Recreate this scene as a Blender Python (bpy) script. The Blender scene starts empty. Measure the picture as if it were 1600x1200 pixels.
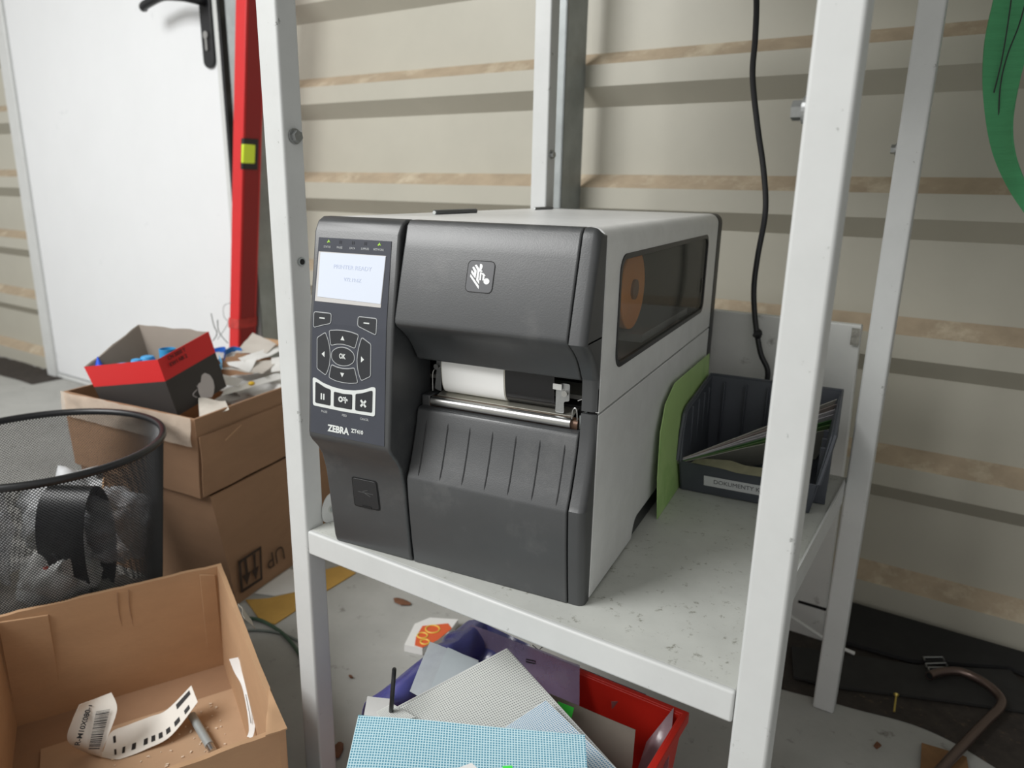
import bpy, bmesh, math, random
from mathutils import Vector, Matrix, noise
random.seed(7)
C = bpy.context.scene.collection
SC = bpy.context.scene
PI = math.pi

# ---------------------------------------------------------------- camera
CP = Vector((0.4504, -0.5360, 0.3517)); YAW, PITCH, ROLL, FPX = 0.44589, 0.26420, 0.02002, 1133.9
_cy, _sy, _cp, _sp = math.cos(YAW), math.sin(YAW), math.cos(PITCH), math.sin(PITCH)
FWD = Vector((-_sy*_cp, _cy*_cp, -_sp)); RGT0 = Vector((_cy, _sy, 0)); UP0 = RGT0.cross(FWD)
RGT = math.cos(ROLL)*RGT0 + math.sin(ROLL)*UP0
UPV = -math.sin(ROLL)*RGT0 + math.cos(ROLL)*UP0
cam = bpy.data.cameras.new('camera'); camo = bpy.data.objects.new('camera', cam); C.objects.link(camo)
M = Matrix((RGT, UPV, -FWD)).transposed().to_4x4(); M.translation = CP
camo.matrix_world = M
cam.sensor_width = 36; cam.lens = 36*FPX/1600; cam.clip_start = 0.01; cam.clip_end = 50
cam.dof.use_dof = True; cam.dof.focus_distance = 0.66; cam.dof.aperture_fstop = 6.5
SC.camera = camo

# ---------------------------------------------------------------- world, lights, exposure
SC.view_settings.view_transform = 'Standard'; SC.view_settings.look = 'None'
SC.view_settings.gamma = 1; SC.view_settings.exposure = 0.05
W = bpy.data.worlds.new('world'); SC.world = W; W.use_nodes = True
wn = W.node_tree.nodes; wn['Background'].inputs[0].default_value = (1.0, 0.985, 0.955, 1); wn['Background'].inputs[1].default_value = 0.62

def area(name, loc, target, sx, sy, power, col=(1, 1, 1)):
    l = bpy.data.lights.new(name, 'AREA'); l.shape = 'RECTANGLE'; l.size = sx; l.size_y = sy; l.energy = power; l.color = col
    o = bpy.data.objects.new(name, l); C.objects.link(o); o.location = loc
    o.rotation_euler = (Vector(target)-Vector(loc)).to_track_quat('-Z', 'Y').to_euler(); return o
area('open_gate_daylight', (-1.3, -1.4, 1.75), (-0.55, 0.3, 0.0), 1.5, 1.1, 66, (1.0, 1.0, 0.99))

# ---------------------------------------------------------------- frames
RA = math.radians(-7.0)
RKM = Matrix.Translation((-.0393, -.0021, 0)) @ Matrix.Rotation(RA, 4, 'Z')     # rack / wall frame
RKI = RKM.inverted()
ID = Matrix.Identity(4)
FZ = -0.332                                                                   # floor height

def ray(px, py): return (FWD + RGT*((px-800)/FPX) - UPV*((py-600)/FPX)).normalized()
def az(px, py, z):
    d = ray(px, py); return CP + d*((z-CP.z)/d.z)
def ary(px, py, y):            # on a plane of constant rack y
    o = RKI @ CP; d = RKI.to_3x3() @ ray(px, py); return RKM @ (o + d*((y-o.y)/d.y))
def awy(px, py, y):
    d = ray(px, py); return CP + d*((y-CP.y)/d.y)
def awx(px, py, x):
    d = ray(px, py); return CP + d*((x-CP.x)/d.x)
def R3(x, y, z): return RKM @ Vector((x, y, z))

# ---------------------------------------------------------------- materials
def s2l(c):
    return tuple(((v/255)/12.92 if v <= 10 else (((v/255)+.055)/1.055)**2.4) for v in c)
MATS = {}
def mat(name, rgb, rough=.5, metal=0, var=0, vscale=30, spots=None, spot_scale=60, spot_lo=.62, spot_hi=.7, bump=0, bscale=200, alpha=1, trans=0, emit=None, spec=.5, stretch=None, coat=0, sss=0):
    if name in MATS: return MATS[name]
    m = bpy.data.materials.new(name); m.use_nodes = True; nt = m.node_tree; N = nt.nodes; L = nt.links
    b = N['Principled BSDF']; col = s2l(rgb)
    b.inputs['Roughness'].default_value = rough; b.inputs['Metallic'].default_value = metal
    b.inputs['Specular IOR Level'].default_value = spec; b.inputs['Coat Weight'].default_value = coat
    b.inputs['Alpha'].default_value = alpha; b.inputs['Transmission Weight'].default_value = trans
    tc = N.new('ShaderNodeTexCoord'); src = tc.outputs['Object']
    if stretch:
        mp = N.new('ShaderNodeMapping'); mp.inputs['Scale'].default_value = stretch; L.new(src, mp.inputs[0]); src = mp.outputs[0]
    out = None
    base = N.new('ShaderNodeRGB'); base.outputs[0].default_value = (*col, 1); out = base.outputs[0]
    if var:
        n = N.new('ShaderNodeTexNoise'); n.inputs['Scale'].default_value = vscale; n.inputs['Detail'].default_value = 6; n.inputs['Roughness'].default_value = .65
        L.new(src, n.inputs['Vector'])
        mr = N.new('ShaderNodeMapRange'); mr.inputs[1].default_value = .3; mr.inputs[2].default_value = .7; mr.inputs[3].default_value = 1-var; mr.inputs[4].default_value = 1+var
        L.new(n.outputs['Fac'], mr.inputs[0])
        mx = N.new('ShaderNodeMix'); mx.data_type = 'RGBA'; mx.blend_type = 'MULTIPLY'; mx.inputs[0].default_value = 1
        L.new(out, mx.inputs[6]); L.new(mr.outputs[0], mx.inputs[7]); out = mx.outputs[2]
    if spots:
        n = N.new('ShaderNodeTexNoise'); n.inputs['Scale'].default_value = spot_scale; n.inputs['Detail'].default_value = 8; n.inputs['Roughness'].default_value = .7
        L.new(src, n.inputs['Vector'])
        mr = N.new('ShaderNodeMapRange'); mr.inputs[1].default_value = spot_lo; mr.inputs[2].default_value = spot_hi
        L.new(n.outputs['Fac'], mr.inputs[0])
        mx = N.new('ShaderNodeMix'); mx.data_type = 'RGBA'; L.new(mr.outputs[0], mx.inputs[0]); L.new(out, mx.inputs[6])
        mx.inputs[7].default_value = (*s2l(spots), 1); out = mx.outputs[2]
    L.new(out, b.inputs['Base Color'])
    if bump:
        n = N.new('ShaderNodeTexNoise'); n.inputs['Scale'].default_value = bscale; n.inputs['Detail'].default_value = 4
        L.new(src, n.inputs['Vector'])
        bp = N.new('ShaderNodeBump'); bp.inputs['Strength'].default_value = bump; bp.inputs['Distance'].default_value = .001
        L.new(n.outputs['Fac'], bp.inputs['Height']); L.new(bp.outputs[0], b.inputs['Normal'])
    if emit:
        b.inputs['Emission Color'].default_value = (*s2l(emit[0]), 1); b.inputs['Emission Strength'].default_value = emit[1]
    MATS[name] = m; return m

WHITE = mat('white_paint', (202, 204, 203), .42, 0, .05, 12, (126, 128, 124), 55, .655, .70, bump=.12, bscale=60)
SHELF = mat('shelf_paint', (190, 192, 187), .45, 0, .10, 11, (132, 132, 122), 120, .585, .68, bump=.15, bscale=80)
BEIGE = mat('beige_sheet', (181, 178, 165), .45, 0, .04, 6, bump=.05, bscale=20)
DUST = mat('dust_ledge', (172, 156, 134), .9, 0, .12, 25, (196, 184, 162), 14, .52, .66, bump=.3, bscale=120)
GALV = mat('galvanised_steel', (160, 166, 166), .45, .25, .14, 22)
STEEL = mat('steel', (190, 190, 188), .28, 1, .05, 60)
ZINC = mat('zinc_bolt', (170, 172, 172), .35, .9, .1, 300)
BRASS = mat('brass_screw', (196, 176, 96), .35, .8)
DPLA = mat('dark_plastic', (57, 59, 61), .44, 0, .10, 18, (92, 92, 91), 9, .52, .80, bump=.10, bscale=900, spec=.95)
DGRN = mat('black_plastic', (38, 39, 41), .45, 0, .08, 40, bump=.15, bscale=600)
SEAM = mat('seam_black', (12, 12, 13), .7)
OVER = mat('panel_overlay', (63, 66, 75), .33, 0, .08, 25, bump=.03, bscale=300)
BTN = mat('button_rubber', (42, 44, 48), .38)
PRINTW = mat('printed_white', (214, 218, 216), .5)
GREYL = mat('printed_grey', (175, 178, 180), .5)
SILV = mat('silver_paint', (228, 229, 229), .38, .15, .05, 30, (96, 96, 94), 70, .74, .78, bump=.1, bscale=400)
PAPER = mat('label_paper', (250, 250, 248), .45)
LINER = mat('backing_paper', (205, 202, 190), .3)
RIBBON = mat('ribbon_black', (17, 17, 20), .35)
COPPER = mat('roller_brown', (96, 74, 60), .35, .5)
ORANGE = mat('ribbon_core', (240, 150, 60), .6, 0, .08, 40)
CARD = mat('cardboard', (180, 144, 110), .85, 0, .07, 9, bump=.2, bscale=120, stretch=(1, 1, 3))
CARDD = mat('cardboard_brown', (156, 122, 94), .85, 0, .09, 8, bump=.2, bscale=120, stretch=(1, 1, 3))
NAVY = mat('navy_print', (28, 36, 58), .6)
TAPE = mat('clear_tape', (220, 205, 188), .18, 0, .12, 30, alpha=.45)
CONC = mat('concrete', (168, 168, 164), .85, 0, .1, 7, (102, 98, 90), 30, .6, .74, bump=.35, bscale=90)
SOIL = mat('soil', (56, 50, 45), .95, 0, .3, 40, (86, 72, 58), 70, .58, .68, bump=.8, bscale=140)
DOORM = mat('door_white', (226, 228, 230), .4, 0, .02, 5, (168, 170, 176), 5, .62, .80)
BLACK = mat('black_satin', (24, 25, 28), .35)
RUBBER = mat('black_rubber', (30, 30, 31), .8, 0, .2, 30, bump=.4, bscale=100)
REDL = mat('red_powdercoat', (205, 38, 40), .42, 0, .05, 20, (150, 40, 40), 40, .66, .72)
REDD = mat('red_side', (150, 20, 26), .5)
VIAL = mat('vial_fluid', (205, 225, 60), .15, 0, emit=((190, 215, 50), .15))
BINP = mat('bin_plastic', (72, 76, 84), .5, 0, .08, 30, (84, 84, 84), 12, .6, .75)
GREEN = mat('green_card', (172, 204, 132), .45, 0, .06, 14, (138, 184, 98), 9, .5, .7)
SLING = mat('green_webbing', (78, 160, 108), .7, 0, .1, 60, bump=.8, bscale=400, stretch=(.2, .2, 3))
PLATE = mat('white_plate', (222, 223, 220), .5, 0, .05, 10, (120, 116, 108), 24, .6, .75)
REDC = mat('red_print_board', (208, 34, 36), .55)
DKC = mat('black_print_board', (50, 46, 44), .6, 0, .1, 10)
GRYC = mat('grey_board', (150, 140, 130), .9, 0, .05, 12)
BLUEP = mat('blue_plastic', (60, 150, 205), .35)
CRATE = mat('red_plastic', (200, 40, 28), .4, 0, .05, 20)
def film(name, rgb, alpha, rough=.2): return mat(name, rgb, rough, 0, .15, 20, alpha=alpha, bump=.6, bscale=35, spec=.7)
FILM = film('clear_film', (214, 216, 220), .42); BLUEF = film('blue_film', (82, 84, 150), .8); MILK = film('milky_film', (178, 184, 188), .72)
YELP = mat('yellow_card', (190, 150, 76), .8, 0, .08, 30)
WPAP = mat('white_paper', (228, 228, 226), .7, 0, .03, 12); GPAP = mat('grey_paper', (196, 190, 182), .75, 0, .05, 12)
CREAM = mat('cream_paper', (222, 214, 180), .7, 0, .05, 20)
HOSE = mat('green_hose', (70, 96, 80), .4)
LEAF = mat('dry_leaf', (112, 74, 52), .8, 0, .2, 50)

def mesh_fabric(name, film_rgb, thread_rgb, sc, film_alpha, tw=.3):
    """woven grid of threads laminated in film, from the UV map"""
    m = bpy.data.materials.new(name); m.use_nodes = True; nt = m.node_tree; N = nt.nodes; L = nt.links; b = N['Principled BSDF']
    uv = N.new('ShaderNodeUVMap'); sep = N.new('ShaderNodeSeparateXYZ'); L.new(uv.outputs[0], sep.inputs[0])
    outs = []
    for k in (0, 1):
        mu = N.new('ShaderNodeMath'); mu.operation = 'MULTIPLY'; mu.inputs[1].default_value = sc; L.new(sep.outputs[k], mu.inputs[0])
        fr = N.new('ShaderNodeMath'); fr.operation = 'FRACT'; L.new(mu.outputs[0], fr.inputs[0])
        lt = N.new('ShaderNodeMath'); lt.operation = 'LESS_THAN'; lt.inputs[1].default_value = tw; L.new(fr.outputs[0], lt.inputs[0]); outs.append(lt.outputs[0])
    mx = N.new('ShaderNodeMath'); mx.operation = 'MAXIMUM'; L.new(outs[0], mx.inputs[0]); L.new(outs[1], mx.inputs[1])
    c = N.new('ShaderNodeMix'); c.data_type = 'RGBA'; L.new(mx.outputs[0], c.inputs[0]); c.inputs[6].default_value = (*s2l(film_rgb), 1); c.inputs[7].default_value = (*s2l(thread_rgb), 1)
    L.new(c.outputs[2], b.inputs['Base Color'])
    mr = N.new('ShaderNodeMapRange'); mr.inputs[3].default_value = film_alpha; mr.inputs[4].default_value = 1; L.new(mx.outputs[0], mr.inputs[0]); L.new(mr.outputs[0], b.inputs['Alpha'])
    bp = N.new('ShaderNodeBump'); bp.inputs['Strength'].default_value = .6; bp.inputs['Distance'].default_value = .0006; L.new(mx.outputs[0], bp.inputs['Height']); L.new(bp.outputs[0], b.inputs['Normal'])
    b.inputs['Roughness'].default_value = .3
    MATS[name] = m; return m
MESHB = mesh_fabric('blue_mesh_film', (84, 146, 170), (190, 218, 226), 1, .93, .36)
MESHW = mesh_fabric('white_mesh_film', (150, 153, 152), (216, 218, 214), 1, .93, .42)
MESHL = mesh_fabric('pale_blue_mesh_film', (92, 146, 184), (214, 222, 226), 1, .93, .42)

# ---------------------------------------------------------------- geometry helpers
WM = {}
def tagp(o, label=None, cat=None, group=None, kind=None):
    if label: o['label'] = label
    if cat: o['category'] = cat
    if group: o['group'] = group
    if kind: o['kind'] = kind
    return o
def thing(name, label, cat, loc, group=None):
    o = bpy.data.objects.new(name, None); C.objects.link(o); o.location = loc; o.empty_display_size = .03
    WM[o] = Matrix.Translation(loc); return tagp(o, label, cat, group)
def obj(name, bm, m, parent=None, smooth=35, bevel=0, seg=2, solid=0, label=None, cat=None, group=None, kind=None, sub=0, weld=False):
    bmesh.ops.recalc_face_normals(bm, faces=bm.faces)
    co = [v.co for v in bm.verts]
    base = Vector((sum(v.x for v in co)/len(co), sum(v.y for v in co)/len(co), min(v.z for v in co)))
    w = Matrix.Translation(base)
    bm.transform(w.inverted())
    me = bpy.data.meshes.new(name); bm.to_mesh(me); bm.free()
    for mm in (m if isinstance(m, (list, tuple)) else [m]): me.materials.append(mm)
    o = bpy.data.objects.new(name, me); C.objects.link(o)
    if parent is not None:
        o.parent = parent; o.matrix_local = WM[parent].inverted() @ w
    else: o.matrix_world = w
    WM[o] = w
    if solid:
        md = o.modifiers.new('solid', 'SOLIDIFY'); md.thickness = solid; md.offset = 0
        es = o.modifiers.new('split', 'EDGE_SPLIT'); es.split_angle = math.radians(50)
    if sub:
        md = o.modifiers.new('sub', 'SUBSURF'); md.levels = sub; md.render_levels = sub
    if bevel:
        md = o.modifiers.new('bevel', 'BEVEL'); md.width = bevel; md.segments = seg; md.limit_method = 'ANGLE'; md.angle_limit = math.radians(32); md.harden_normals = False
    if smooth:
        for p in me.polygons: p.use_smooth = True
        try: me.set_sharp_from_angle(angle=math.radians(smooth))
        except Exception: pass
    return tagp(o, label, cat, group, kind)
def NB(): return bmesh.new()
def box(bm, a, b, X=ID, mi=0):
    (x0, y0, z0), (x1, y1, z1) = a, b
    v = [bm.verts.new(X @ Vector(p)) for p in ((x0,y0,z0),(x1,y0,z0),(x1,y1,z0),(x0,y1,z0),(x0,y0,z1),(x1,y0,z1),(x1,y1,z1),(x0,y1,z1))]
    for f in ((0,3,2,1),(4,5,6,7),(0,1,5,4),(1,2,6,5),(2,3,7,6),(3,0,4,7)):
        bm.faces.new([v[i] for i in f]).material_index = mi
    return bm
def hexa(bm, P, mi=0):
    v = [bm.verts.new(Vector(p)) for p in P]
    for f in ((0,3,2,1),(4,5,6,7),(0,1,5,4),(1,2,6,5),(2,3,7,6),(3,0,4,7)): bm.faces.new([v[i] for i in f]).material_index = mi
    return bm
def prism(bm, pts, f0, f1, mi=0):
    """pts: list of 2D; f0,f1 map a 2D point to the two end points"""
    a = [bm.verts.new(f0(*p)) for p in pts]; b = [bm.verts.new(f1(*p)) for p in pts]; n = len(pts)
    bm.faces.new(a).material_index = mi; bm.faces.new(b[::-1]).material_index = mi
    for i in range(n): bm.faces.new((a[i], b[i], b[(i+1) % n], a[(i+1) % n])).material_index = mi
    return bm
def yzprism(bm, prof, x0, x1, mi=0):
    return prism(bm, prof, lambda y, z: Vector((x0, y, z)), lambda y, z: Vector((x1, y, z)), mi)
def frames(pts, closed=False):
    out = []; n = len(pts); up = None
    for i in range(n):
        a = pts[(i-1) % n] if (i or closed) else pts[0]; b = pts[(i+1) % n] if (i < n-1 or closed) else pts[-1]
        t = (b-a).normalized()
        if up is None: up = t.orthogonal().normalized()
        s = t.cross(up)
        if s.length < 1e-6: s = t.orthogonal()
        s.normalize(); up = s.cross(t).normalized(); out.append((s, up))
    return out
def tube(bm, pts, r, seg=10, closed=False, mi=0, caps=True):
    pts = [Vector(p) for p in pts]; fr = frames(pts, closed); rings = []
    for i, p in enumerate(pts):
        rr = r[i] if isinstance(r, (list, tuple)) else r; s, u = fr[i]
        rings.append([bm.verts.new(p + (s*math.cos(2*PI*k/seg)+u*math.sin(2*PI*k/seg))*rr) for k in range(seg)])
    n = len(rings)
    for i in range(n if closed else n-1):
        A, B = rings[i], rings[(i+1) % n]
        for k in range(seg): bm.faces.new((A[k], A[(k+1) % seg], B[(k+1) % seg], B[k])).material_index = mi
    if caps and not closed:
        bm.faces.new(rings[0][::-1]).material_index = mi; bm.faces.new(rings[-1]).material_index = mi
    return bm
def cyl(bm, a, b, r, seg=20, mi=0): return tube(bm, [a, b], r, seg, mi=mi)
def smoothpath(P, n=8):
    P = [Vector(p) for p in P]; out = []
    for i in range(len(P)-1):
        p0 = P[max(i-1, 0)]; p1 = P[i]; p2 = P[i+1]; p3 = P[min(i+2, len(P)-1)]
        for k in range(n):
            t = k/n; out.append(.5*((2*p1)+(-p0+p2)*t+(2*p0-5*p1+4*p2-p3)*t*t+(-p0+3*p1-3*p2+p3)*t**3))
    out.append(P[-1]); return out
def hexnut(bm, c, axis, r, h):
    axis = Vector(axis).normalized(); s = axis.orthogonal().normalized(); u = axis.cross(s)
    for rr, h0, h1, sg in ((r*1.35, 0, h*.25, 20), (r, h*.25, h, 6)):
        A = [bm.verts.new(c+axis*h0+(s*math.cos(2*PI*k/sg)+u*math.sin(2*PI*k/sg))*rr) for k in range(sg)]
        B = [bm.verts.new(c+axis*h1+(s*math.cos(2*PI*k/sg)+u*math.sin(2*PI*k/sg))*rr) for k in range(sg)]
        bm.faces.new(A[::-1]); bm.faces.new(B)
        for k in range(sg): bm.faces.new((A[k], A[(k+1) % sg], B[(k+1) % sg], B[k]))
    return bm
def grid(bm, f, nu, nv, uvs=None, mi=0):
    V = [[bm.verts.new(f(i/nu, j/nv)) for j in range(nv+1)] for i in range(nu+1)]
    lay = bm.loops.layers.uv.verify() if uvs else None
    for i in range(nu):
        for j in range(nv):
            fc = bm.faces.new((V[i][j], V[i+1][j], V[i+1][j+1], V[i][j+1])); fc.material_index = mi
            if uvs:
                for l, (a, b) in zip(fc.loops, ((i, j), (i+1, j), (i+1, j+1), (i, j+1))): l[lay].uv = (a/nu*uvs[0], b/nv*uvs[1])
    return V
def bil(P, u, v):
    a, b, c, d = [Vector(p) for p in P]   # a(0,0) b(1,0) c(1,1) d(0,1)
    return a*(1-u)*(1-v)+b*u*(1-v)+c*u*v+d*(1-u)*v
def quad(P, nu=12, nv=12, amp=0, freq=8, seed=0, uvs=None, bm=None, mi=0):
    bm = bm or NB(); P = [Vector(p) for p in P]
    nrm = (P[1]-P[0]).cross(P[3]-P[0]).normalized(); off = Vector((seed*3.1, seed*1.7, seed*.9))
    grid(bm, lambda u, v: bil(P, u, v)+nrm*amp*noise.noise(bil(P, u, v)*freq+off), nu, nv, uvs, mi); return bm
def rrect(x0, z0, x1, z1, r, n=5):
    out = []
    for cx, cz, a0 in ((x1-r, z1-r, 0), (x0+r, z1-r, 90), (x0+r, z0+r, 180), (x1-r, z0+r, 270)):
        for k in range(n+1):
            a = math.radians(a0+90*k/n); out.append((cx+r*math.cos(a), cz+r*math.sin(a)))
    return out
def roundpoly(P, r, n=3):
    out = []; N = len(P); P = [Vector(p) for p in P]
    for i in range(N):
        a, b, c = P[i-1], P[i], P[(i+1) % N]; d1 = (a-b); d2 = (c-b); k = min(r, d1.length*.45, d2.length*.45)
        s = b+d1.normalized()*k; e = b+d2.normalized()*k
        for j in range(n+1):
            t = j/n; q = s*(1-t)**2+b*2*t*(1-t)+e*t*t; out.append((q.x, q.y))
    return out
def offset(P, d):
    P = [Vector(p) for p in P]; N = len(P); A = sum(P[i].x*P[(i+1) % N].y-P[(i+1) % N].x*P[i].y for i in range(N)); sg = 1 if A > 0 else -1
    out = []
    for i in range(N):
        t1 = (P[i]-P[i-1]); t2 = (P[(i+1) % N]-P[i])
        if t1.length < 1e-9 or t2.length < 1e-9: out.append(tuple(P[i])); continue
        t1.normalize(); t2.normalize(); n1 = Vector((t1.y, -t1.x))*sg; n2 = Vector((t2.y, -t2.x))*sg
        m = n1+n2
        if m.length < 1e-3: m = n1
        m.normalize(); out.append(tuple(P[i]+m*d/max(.4, m.dot(n1))))
    return out
def ringprism(bm, out, inn, f0, f1, mi=0):
    n = len(out); A = [bm.verts.new(f0(*p)) for p in out]; B = [bm.verts.new(f0(*p)) for p in inn]
    D = [bm.verts.new(f1(*p)) for p in out]; E = [bm.verts.new(f1(*p)) for p in inn]
    for i in range(n):
        j = (i+1) % n
        for q in ((A[i], A[j], B[j], B[i]), (D[i], E[i], E[j], D[j]), (A[i], D[i], D[j], A[j]), (B[i], B[j], E[j], E[i])): bm.faces.new(q).material_index = mi
    return bm
def text_bm(s, size, X, bold=0, depth=.0001, align='CENTER', sx=1, spacing=1):
    cu = bpy.data.curves.new('t', 'FONT'); cu.body = s; cu.size = size; cu.align_x = align; cu.align_y = 'CENTER'; cu.extrude = depth; cu.offset = bold; cu.space_character = spacing; cu.resolution_u = 3
    o = bpy.data.objects.new('t', cu); C.objects.link(o); dg = bpy.context.evaluated_depsgraph_get(); dg.update()
    me = bpy.data.meshes.new_from_object(o.evaluated_get(dg)); bm = NB(); bm.from_mesh(me)
    bpy.data.objects.remove(o); bpy.data.curves.remove(cu); bpy.data.meshes.remove(me)
    bm.transform(X @ Matrix.Diagonal((sx, 1, 1, 1))); return bm
def basis(o, ex, ey):
    ex = Vector(ex).normalized(); ey = Vector(ey); ey = (ey-ex*ey.dot(ex)).normalized(); ez = ex.cross(ey)
    m = Matrix((ex, ey, ez)).transposed().to_4x4(); m.translation = o; return m
def merge(*bms):
    out = bms[0]
    for b in bms[1:]:
        me = bpy.data.meshes.new('m'); b.to_mesh(me); b.free(); out.from_mesh(me); bpy.data.meshes.remove(me)
    return out
def struct(name, bm, m, **k): return obj(name, bm, m, kind='structure', **k)

# ================================================================ SETTING
# floor
bm = NB(); grid(bm, lambda u, v: R3(-7+9.5*u, -3.5+4.9*v, FZ), 2, 2); struct('floor', bm, CONC)
# corrugated back wall : trapezoidal ribs running along the wall
WY = .79; PITCHZ = .2125; ZR = .355
def wallprof():
    pr = []; k0 = -3; z0 = ZR+k0*PITCHZ
    for k in range(-3, 8):
        z = ZR+k*PITCHZ
        if k == -3: pr += [(WY, FZ+.004, 0), (WY, z, 0)]
        else: pr += [(WY+.034, z-.069, 0), (WY, z-.037, 0), (WY, z, 0)]
        pr += [(WY+.034, z+.024, 1)]
    pr += [(WY+.034, ZR+8*PITCHZ-.06, 0)]
    return pr
def wall(x0, x1, name):
    bm = NB(); pr = wallprof(); nx = max(2, int((x1-x0)/.1)); cols = []
    for i in range(nx+1):
        x = x0+(x1-x0)*i/nx; cols.append([bm.verts.new(R3(x, y, z)) for y, z, _ in pr])
    for i in range(nx):
        for j in range(len(pr)-1):
            f = bm.faces.new((cols[i][j], cols[i+1][j], cols[i+1][j+1], cols[i][j+1])); f.material_index = pr[j+1][2]
    return struct(name, bm, [BEIGE, DUST], smooth=0)
wall(-1.084, 1.1, 'wall_back'); wall(-7.0, -2.23, 'wall_back_left')
# unseen side wall and roof of the shelter that keep the light to the open left side
bm = NB(); box(bm, (1.10, -.25, FZ), (1.14, .86, 1.62), RKM); struct('wall_right', bm, mat('grey_sheet', (150, 152, 152), .5))
bm = NB(); box(bm, (-4, -.55, 1.62), (1.5, .9, 1.66), RKM); struct('ceiling', bm, BEIGE)
# galvanised columns of the wall
def column(x, w, name):
    bm = NB(); box(bm, (x, .715, FZ), (x+w, .718, 1.6), RKM); box(bm, (x+w-.003, .715, FZ), (x+w, .79, 1.6), RKM); box(bm, (x, .715, FZ), (x+.003, .735, 1.6), RKM)
    return struct(name, bm, GALV, smooth=0)
column(-.127, .018, 'trim_1'); column(-1.012, .048, 'trim_2')
bm = NB(); box(bm, (-.125, .70, 1.2), (-.11, .72, 1.3), RKM); bm.free()
# door with frame
def door():
    o = struct('door_1', box(NB(), (-2.155, .765, -.315), (-1.118, .80, 1.6), RKM), DOORM, bevel=.003)
    obj('door_frame', merge(box(NB(), (-2.215, .755, FZ), (-2.155, .80, 1.6), RKM), box(NB(), (-2.155, .76, FZ), (-1.09, .81, -.318), RKM)), WHITE, o, bevel=.004)
    obj('door_frame', box(NB(), (-2.232, .765, FZ), (-2.216, .80, 1.6), RKM), mat('blue_grey_trim', (128, 140, 150), .5), o)
    obj('edge_trim', box(NB(), (-1.115, .758, -.315), (-1.098, .80, 1.6), RKM), WHITE, o)
    obj('gasket', box(NB(), (-1.096, .755, -.315), (-1.086, .80, 1.6), RKM), BLACK, o)
    hp = obj('handle_plate', prism(NB(), rrect(-1.168, .625, -1.125, .87, .018), lambda x, z: R3(x, .757, z), lambda x, z: R3(x, .765, z)), BLACK, o, bevel=.002)
    a = R3(-1.146, .757, .775); b = R3(-1.146, .70, .775)
    pts = smoothpath([a, R3(-1.146, .715, .775), R3(-1.165, .70, .777), R3(-1.23, .70, .783), R3(-1.30, .70, .772), R3(-1.315, .705, .768)], 6)
    obj('lever', tube(NB(), pts, .0105, 12), BLACK, hp)
    bm = NB(); cyl(bm, R3(-1.146, .757, .70), R3(-1.146, .753, .70), .009, 20); box(bm, (-1.150, .7535, .665), (-1.142, .757, .70), RKM)
    obj('lock_cylinder', bm, STEEL, hp)
door()

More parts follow.
